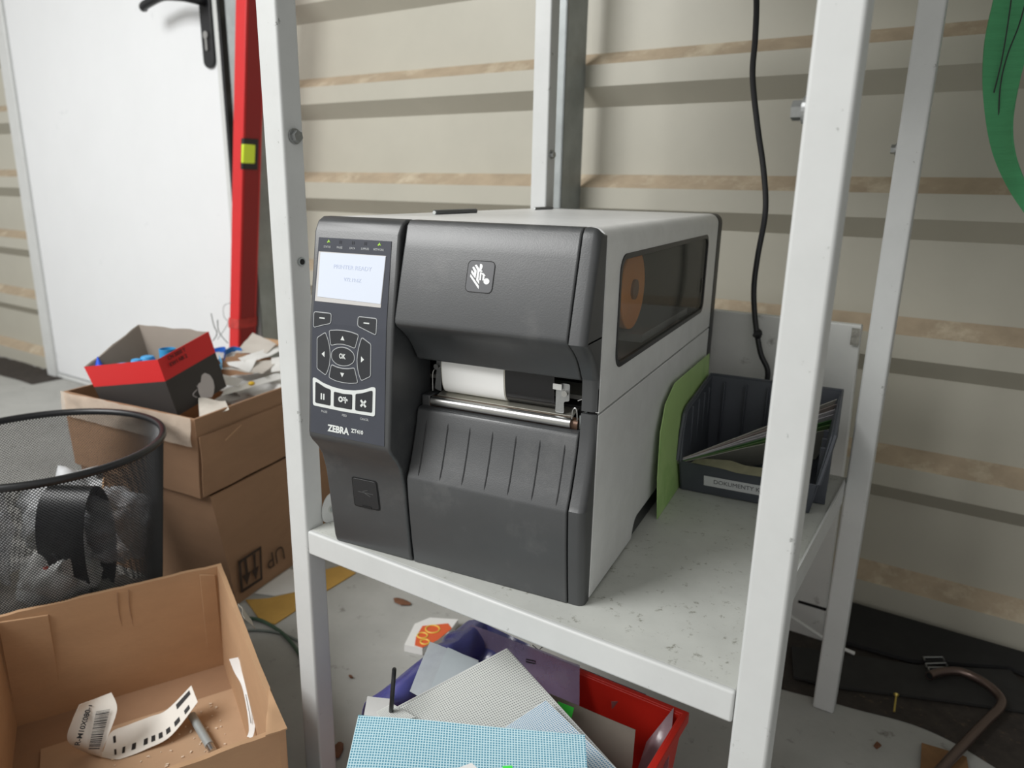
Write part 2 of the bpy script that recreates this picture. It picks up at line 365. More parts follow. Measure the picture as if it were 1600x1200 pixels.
# ================================================================ STORAGE RACK
def rack():
    t = thing('metal_rack', 'white painted steel rack with one grey-white shelf holding the label printer', 'shelf rack', R3(.22, .25, FZ))
    D = .50
    def leg(x0, y0, dy, flip):
        # folded square post, rounded front edges
        bm = NB(); box(bm, (x0, y0, FZ), (x0+.027, y0+.024, 1.3), RKM); l = obj('leg', bm, WHITE, t, bevel=.0025, seg=3); return l
    l1 = leg(-.0275, 0, 1, 0); l2 = leg(.449, 0, 1, 0); l3 = leg(.449, D-.024, 1, 0); l4 = leg(-.0275, D-.024, 1, 0)
    # shelf tray: deck + lips
    bm = NB(); box(bm, (.0, .004, -.004), (.4485, D-.001, 0), RKM); deck = obj('shelf_deck', bm, SHELF, t, bevel=.0015)
    bm = NB(); box(bm, (.0, .0, -.0265), (.4485, .006, .0002), RKM); obj('front_lip', bm, WHITE, t, bevel=.0022, seg=4)
    bm = NB(); box(bm, (.0, D-.002, -.0265), (.4485, D, -.0045), RKM); obj('back_lip', bm, WHITE, t)
    for x in (.001, .4465): bm = NB(); box(bm, (x, .025, -.0265), (x+.002, D-.025, .001 if x < .1 else .004), RKM); obj('side_lip', bm, WHITE, t)
    for zz in (.665, .87, 1.08, 1.29):  # unseen decks above the view, added to shade the wall toward the right
        obj('added_shade_deck', box(NB(), (.0, .0, zz-.0265), (.4485, D, zz), RKM), WHITE, t, bevel=.0008)
    # slotted gusset at the left front corner
    y = .0265
    gp = roundpoly([(-.004, 0), (-.004, .020), (.004, .033), (.05, .030), (.05, 0)], .008)
    f0 = lambda a, b: R3(.001+a*.2, .0245+a, b); f1 = lambda a, b: R3(.003+a*.2, .0245+a, b)
    g = obj('gusset_bracket', prism(NB(), gp, f0, f1), WHITE, t, bevel=.0004)
    sl = rrect(.004, .011, .018, .018, .0034)
    h0 = lambda a, b: R3(.0032+a*.2, .0245+a, b); h1 = lambda a, b: R3(.0036+a*.2, .0245+a, b)
    obj('slot_rim', ringprism(NB(), offset(sl, .0012), sl, h0, h1), SHELF, g)
    obj('slot', prism(NB(), sl, lambda a, b: R3(.0030+a*.2, .0245+a, b), h0), GALV, g)
    # bolts
    c = R3(0, .0125, .3934); obj('bolt', hexnut(NB(), c, R3(1, 0, 0)-R3(0, 0, 0), .0052, .006), ZINC, l1, smooth=0)
    c = R3(.449, .010, .3995); obj('bolt', hexnut(NB(), c, R3(-1, 0, 0)-R3(0, 0, 0), .0058, .0085), ZINC, l2, smooth=0)
    c = R3(.449, D-.012, .402); obj('bolt', hexnut(NB(), c, R3(-1, 0, 0)-R3(0, 0, 0), .0052, .006), ZINC, l3, smooth=0)
    c = R3(-.0005, D-.012, .399); obj('bolt', hexnut(NB(), c, R3(1, 0, 0)-R3(0, 0, 0), .0048, .005), ZINC, l4, smooth=0)
    for z in (.279,):
        c = R3(0, .0125, z); e = R3(.0012, .0125, z)
        b = obj('bolt_hole', cyl(NB(), c, e, .0042, 20), GALV, l1); cyl_b = NB(); cyl(cyl_b, e, R3(.0015, .0125, z), .0028, 16); obj('hole', cyl_b, SEAM, b)
rack()

# ================================================================ LABEL PRINTER
def interp(prof, z):
    for (y0, z0), (y1, z1) in zip(prof, prof[1:]):
        if min(z0, z1) <= z <= max(z0, z1) and abs(z1-z0) > 1e-9: return y0+(y1-y0)*(z-z0)/(z1-z0)
    return prof[0][0]
PF = [(-.0015, .3235), (-.0085, .320), (-.0135, .311), (-.0265, .231), (-.0362, .128), (-.0355, .123), (-.0325, .118), (-.0255, .110), (-.0195, .100), (-.015, .083), (-.012, .06), (-.010, .04), (-.0065, .008), (-.004, .0)]
DU = [(-.001, .3235), (-.006, .319), (-.0115, .300), (-.0270, .242), (-.0272, .238), (-.0245, .2345), (-.016, .2285), (-.008, .2215), (-.001, .213), (.005, .2035), (.0065, .2005)]
DL = [(.0105, .1545), (.007, .1535), (.0055, .150), (.003, .138), (-.002, .121), (-.0075, .105), (-.013, .0925), (-.0138, .0895), (-.0115, .06), (-.0075, .025), (-.004, .0)]
def printer():
    t = thing('label_printer', 'grey and silver industrial label printer with lit screen and paper sticking out', 'printer', (.1345, .24, 0))
    # ---- chassis
    bm = NB(); box(bm, (.004, .034, .001), (.262, .46, .17)); obj('chassis', bm, SEAM, t)
    obj('base_plate', box(NB(), (.008, .03, 0), (.2665, .47, .03)), DGRN, t, bevel=.002)
    # ---- upper silver cover, hollow, with the window opening
    X1 = .269; Y0, Y1 = .0105, .466
    out = [(Y0, .1735), (Y1, .1735), (Y1, .311), (Y0, .311)]
    inn = rrect(.0475, .2035, .408, .299, .014, 6)
    outl = []
    for ci, (ey, ez, first) in enumerate([(Y1, .311, 'y'), (Y0, .311, 'z'), (Y0, .1735, 'y'), (Y1, .1735, 'z')]):
        for k in range(7):
            y, z = inn[ci*7+k]
            if k == 3: outl.append((ey, ez))
            elif (k < 3) == (first == 'y'): outl.append((ey, z))
            else: outl.append((y, ez))
    bm = NB(); ringprism(bm, outl, inn, lambda y, z: Vector((X1, y, z)), lambda y, z: Vector((X1-.003, y, z)))
    arc = [(X1, .311)]+[(X1-.0125+.0125*math.cos(a), .311+.0125*math.sin(a)) for a in [math.radians(9*k) for k in range(11)]]
    arc += [(.0125-.0125*math.sin(a), .311+.0125*math.cos(a)) for a in [math.radians(9*k) for k in range(11)]]+[(0, .004)]
    arci = [(x + (-.003 if x > .135 else .003)*(1 if abs(x-.1345) > .125 else 0), z-(.003 if z > .312 else 0)) for x, z in arc]
    for i in range(len(arc)-1):
        P = [Vector((arc[i][0], Y0, arc[i][1])), Vector((arc[i+1][0], Y0, arc[i+1][1])), Vector((arc[i+1][0], Y1, arc[i+1][1])), Vector((arc[i][0], Y1, arc[i][1])),
             Vector((arci[i][0], Y0, arci[i][1])), Vector((arci[i+1][0], Y0, arci[i+1][1])), Vector((arci[i+1][0], Y1, arci[i+1][1])), Vector((arci[i][0], Y1, arci[i][1]))]
        v = [bm.verts.new(p) for p in P]
        for f in ((0, 1, 2, 3), (7, 6, 5, 4), (0, 4, 5, 1), (2, 6, 7, 3)): bm.faces.new([v[k] for k in f])
    bmesh.ops.remove_doubles(bm, verts=bm.verts, dist=1e-5)
    cov = obj('media_cover', bm, SILV, t)
    # window: gasket and smoked pane
    gi = offset(inn, -.0035); f = lambda dx: (lambda y, z: Vector((X1+dx, y, z)))
    w = obj('window_gasket', ringprism(NB(), offset(inn, .0012), gi, f(.0008), f(-.003)), BLACK, cov, bevel=.0004)
    smoke = mat('smoked_window', (120, 120, 112), .06, 0, alpha=.22, spec=.6, bump=.02, bscale=20)
    obj('window_pane', prism(NB(), gi, f(-.0006), f(-.0026)), smoke, w)
    obj('window_clip', ringprism(NB(), rrect(.388, .229, .3945, .246, .001, 1), rrect(.3895, .2305, .393, .2445, .0005, 1), f(-.0004), f(.0002)), BLACK, w)
    # inside
    IN = mat('printer_inside', (160, 160, 154), .6)
    obj('inner_deck', box(NB(), (.02, .045, .172), (.2645, .45, .176)), IN, t); obj('inner_wall', box(NB(), (.12, .05, .176), (.124, .455, .315)), IN, t)
    bm = NB(); rc = awx(990, 452, .246); ry, rz_ = rc.y, rc.z; cyl(bm, (.128, ry, rz_), (.238, ry, rz_), .030, 40); bm2 = NB(); cyl(bm2, (.238, ry, rz_), (.246, ry, rz_), .040, 48)
    rb = obj('ribbon_roll', bm, RIBBON, t); obj('ribbon_flange', bm2, ORANGE, rb, bevel=.001)
    bm = NB(); cyl(bm, (.246, ry, rz_), (.2485, ry, rz_), .010, 24); obj('spool_hub', bm, mat('hub_brown', (120, 70, 40), .5), rb)
    bm = NB(); cyl(bm, (.13, .10, .186), (.25, .10, .186), .0095, 24); obj('guide_roller', bm, DGRN, t)
    obj('media_guide', box(NB(), (.20, .16, .205), (.26, .36, .213)), mat('guide_grey', (150, 150, 148), .4), t)
    obj('media_sheet', box(NB(), (.13, .15, .1762), (.255, .40, .190)), mat('pinkish_white', (225, 205, 196), .6), t)
    # ---- lower right side panel with the hand recess
    ps = [(Y0, .0025), (.138, .0025)]+[(.139, .008), (.1415, .014), (.146, .0195), (.153, .0225), (.33, .0235), (.338, .021), (.343, .014), (.345, .0025)]+[(Y1, .0025), (Y1, .1712), (Y0, .1712)]
    obj('side_panel', prism(NB(), ps, f(0), f(-.003)), SILV, t, bevel=.0004)
    obj('seam_strip', box(NB(), (.2645, .012, .166), (.2658, .465, .179)), SEAM, t)
    # rear bezel
    bm = NB(); rz = [(x*1.0, z) for x, z in rrect(0, .002, .2695, .3235, .012, 5)]
    prism(bm, rz, lambda x, z: Vector((x, .467, z)), lambda x, z: Vector((x, .493, z)))
    obj('rear_bezel', bm, DGRN, t, bevel=.002)
    # hinge pins on top
    for y0, y1, pr_ in ((.118, .205, .0027), (.37, .43, .0018)):
        bm = NB(); cyl(bm, (.046, y0, .3255), (.046, y1, .3255), pr_, 16); h = obj('hinge_pin', bm, mat('hinge_grey', (96, 98, 100), .4, .5), t)
        bm = NB(); tube(bm, [(.046, y0-.0004, .3255), (.046, y0-.0012, .3255)], pr_*.7, 12); obj('pin_end', bm, PRINTW, h)
    bm = NB(); prism(bm, [(.12, .3236), (.14, .3236), (.145, .3246), (.115, .3246)], lambda x, z: Vector((x, .30, z)), lambda x, z: Vector((x, .312, z))); bm.free()
    # ---- control module
    back = .034
    pm = obj('control_module', yzprism(NB(), PF+[(back, 0), (back, .315), (.0100, .315), (.0100, .3235)], .0005, .0925), DPLA, t, bevel=.0022, seg=3)
    PL = PF[2:6]
    def pn(x, z, d=0):
        y = interp(PF, z); return Vector((x, y-d, z))
    def plate(poly, d0, d1):
        # cut into strips so the plate follows the two facets of the module's face
        return prism(NB(), poly, lambda x, z: pn(x, z, d0), lambda x, z: pn(x, z, d1))
    # overlay, in two facets
    ov = roundpoly([(.0035, .1275), (.087, .1275), (.0855, .231), (.0848, .3055), (.0065, .3055), (.0045, .231)], .003)
    bm = NB(); ol = roundpoly([(.0035, .1275), (.087, .1275), (.0855, .231), (.0045, .231)], .0001, 1); oh = roundpoly([(.0045, .231), (.0855, .231), (.0848, .3055), (.0065, .3055)], .0001, 1)
    prism(bm, [(.0035, .1275), (.087, .1275), (.0855, .231), (.0045, .231)], lambda x, z: pn(x, z, -.0005), lambda x, z: pn(x, z, .0005))
    prism(bm, [(.0045, .231), (.0855, .231), (.0848, .3055), (.0065, .3055)], lambda x, z: pn(x, z, -.0005), lambda x, z: pn(x, z, .0005))
    ovo = obj('panel_overlay', bm, OVER, pm)
    ovl = [(.0035, .1275), (.087, .1275), (.0855, .231), (.0848, .3055), (.0065, .3055), (.0045, .231)]
    # LCD
    scr = [(.0063, .2493), (.0785, .2493), (.0805, .2932), (.0075, .2932)]
    FR = mat('screen_frame', (196, 194, 192), .3); LCD = mat('lcd', (194, 200, 210), .25, emit=((205, 216, 236), .26))
    so = obj('screen_frame', plate(scr, .0002, .0008), FR, ovo)
    so2 = obj('screen', plate([(.0092, .2535), (.0782, .2525), (.0802, .2928), (.0098, .2925)], .0004, .0011), LCD, ovo)
    ty = lambda x, z, d: basis(pn(x, z, d), (1, 0, 0), pn(0, z+.002)-pn(0, z-.002))
    obj('screen_text', merge(text_bm('PRINTER READY', .0052, ty(.046, .281, .0012), sx=1.1), text_bm('V72.19.6Z', .0045, ty(.047, .2705, .0012))), mat('faint_screen_text', (186, 194, 212), .3, emit=((150, 164, 196), .22)), so2)
    # status row
    gl = NB()
    for s, x, z in (('STATUS', .0166, .2975), ('PAUSE', .0305, .2976), ('DATA', .0444, .2977), ('SUPPLIES', .058, .2978), ('NETWORK', .0723, .2979)):
        gl = merge(gl, text_bm(s, .0026, ty(x, z, .0007), bold=.00003, sx=.85))
    obj('status_lettering', gl, GREYL, ovo)
    LG = mat('led_green', (150, 190, 70), .3, emit=((150, 200, 60), .35)); DKI = mat('led_off', (48, 50, 56), .4)
    for x, on in ((.0179, 1), (.0727, 1), (.0310, 0), (.0447, 0), (.058, 0)):
        z = .3024
        if on: bm = plate([(x-.0018, z-.0008), (x-.0005, z-.0012), (x, z-.0002), (x+.0018, z-.001), (x+.0008, z+.0004), (x, z+.0016), (x-.0007, z+.0004)], .0004, .0008)
        else: bm = merge(plate([(x-.0012, z-.0013), (x-.0005, z-.0013), (x-.0005, z+.0013), (x-.0012, z+.0013)], .0004, .0008), plate([(x+.0005, z-.0013), (x+.0012, z-.0013), (x+.0012, z+.0013), (x+.0005, z+.0013)], .0004, .0008))
        obj('status_light', bm, LG if on else DKI, ovo)
    # keys
    arrow = lambda x, z, k: {'u': [(x-.0022, z-.0017), (x+.0022, z-.0017), (x, z+.0022)], 'd': [(x-.0022, z+.0017), (x, z-.0022), (x+.0022, z+.0017)], 'l': [(x+.0015, z-.0027), (x+.0015, z+.0027), (x-.0018, z)], 'r': [(x-.0015, z-.0027), (x+.0018, z), (x-.0015, z+.0027)], '-': [(x-.003, z-.0005), (x+.003, z-.0005), (x+.003, z+.0005), (x-.003, z+.0005)]}[k]
    def key(poly, marks, r=.002, line=.0006, name='button'):
        P = roundpoly(poly, r, 4)
        k = obj(name, plate(P, .0003, .0011), BTN, ovo, bevel=.0002)
        if line: obj('button_outline', ringprism(NB(), offset(P, line), P, lambda x, z: pn(x, z, .0003), lambda x, z: pn(x, z, .0010)), GREYL, k)
        if marks: obj('key_symbol', merge(*[plate(q, .0008, .0013) for q in marks]), PRINTW, k)
        return k
    key([(.0064, .2395), (.0255, .2395), (.0255, .2312), (.016, .2288), (.0064, .2258)], [arrow(.016, .2349, '-')])
    key([(.0557, .2395), (.0752, .2395), (.0752, .2258), (.0655, .2288), (.0557, .2318)], [arrow(.065, .2349, '-')])
    key([(.0245, .2243), (.0330, .2255), (.0408, .2258), (.0490, .2252), (.0565, .2236), (.0530, .2117), (.0462, .2133), (.0395, .2140), (.0330, .2134), (.0265, .2115)], [arrow(.0396, .2190, 'u')], .0016)
    key([(.0275, .1937), (.0330, .1922), (.0395, .1916), (.0462, .1921), (.0528, .1937), (.0568, .1812), (.0490, .1798), (.0408, .1794), (.0325, .1800), (.0250, .1820)], [arrow(.0399, .1862, 'd')], .0016)
    key([(.0198, .2220), (.0232, .2150), (.0250, .2080), (.0256, .2010), (.0248, .1935), (.0230, .1880), (.0208, .1838), (.0112, .1885), (.0109, .2165)], [arrow(.0181, .2025, 'l')], .0014)
    key([(.0605, .2216), (.0700, .2168), (.0704, .1888), (.0610, .1838), (.0585, .1885), (.0567, .1945), (.0560, .2015), (.0566, .2080), (.0582, .2150)], [arrow(.0618, .2026, 'r')], .0014)
    ok = key([(.0275, .2055), (.0330, .2095), (.0395, .2110), (.0465, .2100), (.0525, .2060), (.0525, .1995), (.0465, .1955), (.0395, .1944), (.0330, .1952), (.0275, .1992)], None, .003)
    obj('key_symbol', text_bm('OK', .0062, ty(.0396, .2027, .0012), bold=.00018, sx=.75), PRINTW, ok)
    # white surround with three keys
    top = [(.0295-.0235+.0+.0, .1795)]
    GO = roundpoly([(.0060, .1798), (.0100, .1790), (.0180, .1758), (.0290, .1735), (.0410, .1726), (.0530, .1735), (.0640, .1758), (.0725, .1792), (.0765, .1792), (.0765, .1532), (.0410, .1526), (.0066, .1534)], .0022)
    gs = obj('key_surround', plate(GO, .0003, .0009), PRINTW, ovo)
    keys = [([(.0094, .1760), (.0125, .1752), (.0200, .1722), (.0270, .1708), (.0270, .1560), (.0094, .1563)], 1), ([(.0308, .1697), (.0410, .1690), (.0514, .1697), (.0514, .1558), (.0308, .1558)], 2), ([(.0550, .1708), (.0630, .1726), (.0700, .1754), (.0735, .1762), (.0735, .1563), (.0550, .1558)], 3)]
    for poly, i in keys:
        k = obj('button', plate(roundpoly(poly, .0014, 4), .0006, .0013), BTN, gs, bevel=.0002)
        cx = {1: .0182, 2: .0410, 3: .0640}[i]; cz = .1633
        if i == 1: bm = merge(plate([(cx-.0022, cz-.0028), (cx-.0007, cz-.0028), (cx-.0007, cz+.0028), (cx-.0022, cz+.0028)], .001, .0015), plate([(cx+.0007, cz-.0028), (cx+.0022, cz-.0028), (cx+.0022, cz+.0028), (cx+.0007, cz+.0028)], .001, .0015))
        elif i == 2:
            o1 = [(cx-.0022+.0026*math.cos(a*PI/10), cz+.0004+.0026*math.sin(a*PI/10)) for a in range(20)]; o2 = [(cx-.0022+.0012*math.cos(a*PI/10), cz+.0004+.0012*math.sin(a*PI/10)) for a in range(20)]
            bm = ringprism(NB(), o1, o2, lambda x, z: pn(x, z, .001), lambda x, z: pn(x, z, .0015))
            merge(bm, plate([(cx, cz+.0022), (cx+.006, cz-.0002), (cx+.006, cz+.0010), (cx+.001, cz+.003)], .001, .0015), plate([(cx+.0008, cz-.0003), (cx+.006, cz-.0003), (cx+.006, cz+.0007), (cx+.0008, cz+.0007)], .001, .0015), plate([(cx+.0026, cz-.0026), (cx+.0038, cz-.0026), (cx+.0038, cz+.0032), (cx+.0026, cz+.0032)], .001, .0015))
        else:
            q = .0028; w_ = .0010
            bm = merge(plate([(cx-q-w_*.7, cz-q+w_*.7), (cx-q+w_*.7, cz-q-w_*.7), (cx+q+w_*.7, cz+q-w_*.7), (cx+q-w_*.7, cz+q+w_*.7)], .001, .0015), plate([(cx-q-w_*.7, cz+q-w_*.7), (cx+q-w_*.7, cz-q-w_*.7), (cx+q+w_*.7, cz-q+w_*.7), (cx-q+w_*.7, cz+q+w_*.7)], .001, .0015))
        obj('key_symbol', bm, PRINTW, k) if False else obj('key_symbol', bm, PRINTW, gs)
    gl = NB()
    for s, x, z in (('PAUSE', .0198, .1492), ('FEED', .0429, .1490), ('CANCEL', .0652, .1488)): gl = merge(gl, text_bm(s, .0029, ty(x, z, .0007), bold=.00003, sx=.85))
    obj('key_lettering', gl, GREYL, ovo)
    obj('name_lettering', merge(text_bm('ZEBRA', .0086, ty(.0362, .1345, .0007), bold=.00035, sx=.92), text_bm('ZT410', .0048, ty(.0575, .1362, .0007), bold=.00018)), PRINTW, ovo)
    # service flap
    fp = [(.0330, .0795), (.0608, .0800), (.0612, .0500), (.0322, .0492)]
    obj('flap_gap', plate(roundpoly(offset(fp, .0011), .003), -.001, .0003), SEAM, pm)
    fl = obj('service_flap', plate(roundpoly(fp, .003), .0001, .0009), DGRN, pm, bevel=.0003)
    obj('finger_notch', plate([(.0415, .0488), (.0415, .0516), (.0522, .0518), (.0522, .0489)], .0006, .0012), SEAM, fl)
    sy = merge(plate([(.0385, .0655), (.0560, .0655), (.0560, .0660), (.0385, .0660)], .0008, .0012), plate([(.044, .0665), (.050, .069), (.050, .0695), (.0435, .067)], .0008, .0012), plate([(.046, .0650), (.052, .0625), (.0525, .063), (.0465, .0655)], .0008, .0012))
    obj('port_symbol', sy, mat('moulded_grey', (82, 84, 84), .4), fl)
    # ---- upper door
    ud = obj('print_door', yzprism(NB(), DU+[(.012, .199), (.040, .201), (.040, .315), (.0100, .315), (.0100, .3235)], .0945, .2535), DPLA, t, bevel=.0016, seg=3)
    dn = lambda x, z, d: Vector((x, interp(DU, z)-d, z))
    dpl = lambda poly, a, b: prism(NB(), poly, lambda x, z: dn(x, z, a), lambda x, z: dn(x, z, b))
    LB = rrect(.1597, .2697, .1835, .2938, .0035, 4)
    lo = obj('logo_badge', dpl(LB, -.0004, .0004), mat('badge_grey', (84, 85, 88), .35), ud)
    obj('badge_rim', ringprism(NB(), offset(LB, .0005), LB, lambda x, z: dn(x, z, -.0004), lambda x, z: dn(x, z, .0005)), SEAM, lo)
    def lp(a, b):          # badge coordinates as seen in the enlarged view (1108 x 1200)
        u = (a-(135+(1080-b)*.07))/ (770); v = (b-(140+(a-200)*.05))/905
        return (.1597+.0238*u, .2938-.0241*v)
    st = [[(300, 415), (430, 590), (440, 690), (275, 490)], [(275, 540), (540, 880), (540, 975), (265, 610)],
          [(315, 345), (360, 315), (450, 440), (425, 665), (330, 550), (290, 490), (300, 415), (375, 505), (385, 470)],
          [(385, 275), (440, 260), (530, 385), (620, 440), (620, 465), (530, 465), (515, 690), (545, 750), (545, 830), (450, 710), (475, 430)],
          [(540, 235), (590, 240), (620, 300), (605, 370), (580, 420), (530, 395)],
          [(555, 480), (600, 480), (590, 715), (540, 715)], [(600, 495), (660, 510), (720, 580), (690, 590), (685, 720), (630, 720), (640, 560), (605, 540)],
          [(755+85*math.cos(k*PI/8), 742+88*math.sin(k*PI/8)) for k in range(16)]]
    bm = NB()
    for P in st[1:]:
        merge(bm, dpl([lp(*q) for q in P][::-1], .0002, .0007))
    bmesh.ops.triangulate(bm, faces=[f for f in bm.faces if len(f.verts) > 4])
    obj('emblem', bm, mat('emblem_white', (240, 242, 242), .4), lo, smooth=0)
    # ---- lower door with raised grooves
    ld = obj('lower_door', yzprism(NB(), DL+[(back, 0), (back, .1545)], .0945, .2535), DPLA, t, bevel=.0014, seg=3)
    for i in range(7):
        x = .106+i*.0226+(0.0002*i)
        pts = [Vector((x+.0004*k/9, interp(DL, z)+.00045, z)) for k, z in enumerate([.1455-.0535*j/9 for j in range(10)])]
        obj('groove', tube(NB(), pts, [.0003]+[.0009]*8+[.0003], 8), DGRN, ld)
    # ---- right hand bezels
    U2 = DU[:-1]+[(.0065, .2005), (.0072, .190), (.0075, .1745)]
    L2 = [(.0072, .1723), (.0065, .155), (.0045, .142), (-.001, .121), (-.0065, .105), (-.012, .0925), (-.0128, .0895), (-.0105, .06), (-.0065, .025), (-.003, .0)]
    def bezel(prof, name, topround):
        prof = [(p.x, p.z) for p in smoothpath([Vector((a, 0, b)) for a, b in prof], 3)]
        R_ = .0062; arcs = [(.2548, 0)]+[(.2623+R_*math.sin(k*PI/12), R_*(1-math.cos(k*PI/12))) for k in range(7)]+[(.2685, 1), (.2548, 1)]
        bm = NB(); z1 = prof[0][1]; rows = []
        for x, dy in arcs:
            drop = .006*(max(0, (x-.2623))/R_)**2 if topround else 0
            rows.append([bm.verts.new((x, min(y+dy, .0100), z-drop*max(0, (z-(z1-.03))/.03))) for y, z in prof])
        n = len(rows)
        for i in range(n):
            A, B = rows[i], rows[(i+1) % n]
            for k in range(len(prof)-1): bm.faces.new((A[k], B[k], B[k+1], A[k+1]))
        bm.faces.new([q[0] for q in rows]); bm.faces.new([q[-1] for q in rows][::-1])
        return obj(name, bm, DPLA, t, smooth=50)
    bezel(U2, 'upper_bezel', True); bezel(L2, 'lower_bezel', False)
    # ---- media slot
    bm = NB(); box(bm, (.092, .0345, .10), (.264, .036, .1555)); box(bm, (.0925, .085, .150), (.256, .088, .235)); obj('slot_cavity', bm, SEAM, t)
    obj('slot_block', box(NB(), (.0945, .014, .150), (.1035, .04, .1645)), DPLA, t, bevel=.0012)
    obj('slot_block', box(NB(), (.2495, .018, .150), (.2515, .04, .1665)), GALV, t)
    obj('slot_trim', box(NB(), (.0965, .045, .165), (.0969, .0455, .20)), mat('brass_edge', (150, 132, 92), .4, .6), t)
    pr = NB(); cyl(pr, (.1055, .0155, .1595), (.2435, .0155, .1595), .0044, 24); ro = obj('tear_bar', pr, STEEL, t)
    bm = NB(); cyl(bm, (.101, .020, .1575), (.249, .020, .1575), .0058, 20); obj('platen_roller', bm, COPPER, t)
    obj('tear_plate', hexa(NB(), [(.108, .020, .1635), (.243, .020, .1635), (.243, .034, .1665), (.108, .034, .1665), (.108, .020, .1645), (.243, .020, .1645), (.243, .034, .1675), (.108, .034, .1675)]), mat('plate_metal', (176, 174, 164), .3, .7), t)
    cur = smoothpath([Vector((0, .036, .1665)), Vector((0, .0275, .1668)), Vector((0, .0225, .1695)), Vector((0, .0195, .1750)), Vector((0, .0180, .183)), Vector((0, .0172, .195)), Vector((0, .0175, .212))], 5)
    def sheet(x0, x1, m, name, dy=0, lean=0, par=None):
        n = len(cur); bm = NB(); V = [[bm.verts.new((x, p.y+dy, p.z)) for p in cur] for x in (x0, x1)]
        for j in range(n-1): bm.faces.new((V[0][j], V[1][j], V[1][j+1], V[0][j+1]))
        return obj(name, bm, m, par or t, solid=.0003)
    ps_ = sheet(.1145, .1775, PAPER, 'label_paper'); sheet(.1135, .1785, LINER, 'backing_strip', .0006, par=ps_)
    sheet(.1788, .2255, RIBBON, 'ink_ribbon', .0008)
    def bracket(x, s, y):
        f = lambda d: (lambda a, b: Vector((x+s*a, y+d, b)))
        P = roundpoly([(0, .1655), (.008, .1655), (.0075, .176), (.0125, .177), (.0125, .192), (.006, .192), (.0, .190)], .0015)
        bk = obj('bracket', prism(NB(), P, f(0), f(.001)), ZINC, t)
        bm = NB(); cyl(bm, (x+s*.009, y, .184), (x+s*.009, y-.004, .184), .0027, 16); obj('screw', bm, STEEL, bk)
        return bk
    bracket(.2265, 1, .020)
    bm = NB(); box(bm, (.2245, .0175, .1865), (.2325, .0182, .1915)); obj('bracket_tab', bm, mat('bright_metal', (225, 226, 224), .3, .6), t)
    P = roundpoly([(.1015, .168), (.1085, .166), (.1085, .196), (.1035, .196), (.1035, .186)], .0012)
    bk = obj('bracket', prism(NB(), P, lambda a, b: Vector((a, .026, b)), lambda a, b: Vector((a, .027, b))), ZINC, t)
    bm = NB(); cyl(bm, (.1055, .026, .1905), (.1055, .0215, .1905), .0025, 16); obj('screw', bm, STEEL, bk)
    obj('wire_clip', tube(NB(), smoothpath([(.1005, .024, .166), (.1005, .024, .182), (.1025, .024, .187), (.105, .024, .187)], 4), .0005, 6), STEEL, t)
    obj('wire_clip', tube(NB(), smoothpath([(.2435, .016, .163), (.2440, .016, .171), (.2465, .016, .173), (.2480, .016, .168), (.248, .017, .158)], 4), .0006, 6), STEEL, t)
    obj('wire_clip', tube(NB(), smoothpath([(.246, .022, .178), (.251, .022, .180), (.2525, .022, .176), (.2525, .022, .164)], 4), .0006, 6), STEEL, t)
printer()

# ================================================================ helpers for loose things
def pq(pts, m, name, label, cat, n=14, amp=.002, freq=25, seed=1, parent=None, group=None, solid=.0004, uvs=None):
    """a loose sheet through four real points"""
    return obj(name, quad(pts, n, n, amp, freq, seed, uvs), m, parent, smooth=60, solid=solid, label=label, cat=cat, group=group)
def blob(c, r, m, name, label, cat, seed=0, amp=.5, freq=2.2, X=ID, group=None, sub=4, parent=None, lim=None):
    bm = NB(); bmesh.ops.create_icosphere(bm, subdivisions=sub, radius=1)
    off = Vector((seed*7.3, seed*2.9, seed*5.1))
    for v in bm.verts:
        n = v.co.normalized(); d = 1+amp*noise.noise(n*freq+off)+amp*.5*abs(noise.noise(n*freq*2.7+off))+amp*.2*noise.noise(n*freq*7+off)
        v.co = n*d
    bm.transform(Matrix.Translation(Vector(c)) @ X @ Matrix.Diagonal((*r, 1)))
    if lim:
        for v in bm.verts:
            p = RKI @ v.co; dx, dy = p.x-lim[0], p.y-lim[1]; d = math.hypot(dx, dy); R = lim[2](p.z)
            if d > R: p.x = lim[0]+dx*R/d; p.y = lim[1]+dy*R/d
            p.z = max(p.z, FZ+.012); v.co = RKM @ p
    return obj(name, bm, m, parent, smooth=70, label=label, cat=cat, group=group)
def strip(rows, m, name, parent=None, n=6, w=5, uvs=None, solid=.0003, amp=0, **k):
    A = smoothpath([r[0] for r in rows], n); B = smoothpath([r[1] for r in rows], n); N = len(A)-1
    bm = NB()
    def f(u, v):
        i = min(int(round(u*N)), N); p = A[i].lerp(B[i], v)
        return p+Vector((0, 0, 1))*amp*noise.noise(p*30)
    grid(bm, f, N, w, uvs); return obj(name, bm, m, parent, smooth=60, solid=solid, **k)
def rayplane(px, py, p0, n):
    d = ray(px, py); n = Vector(n); return CP + d*((Vector(p0)-CP).dot(n)/d.dot(n))

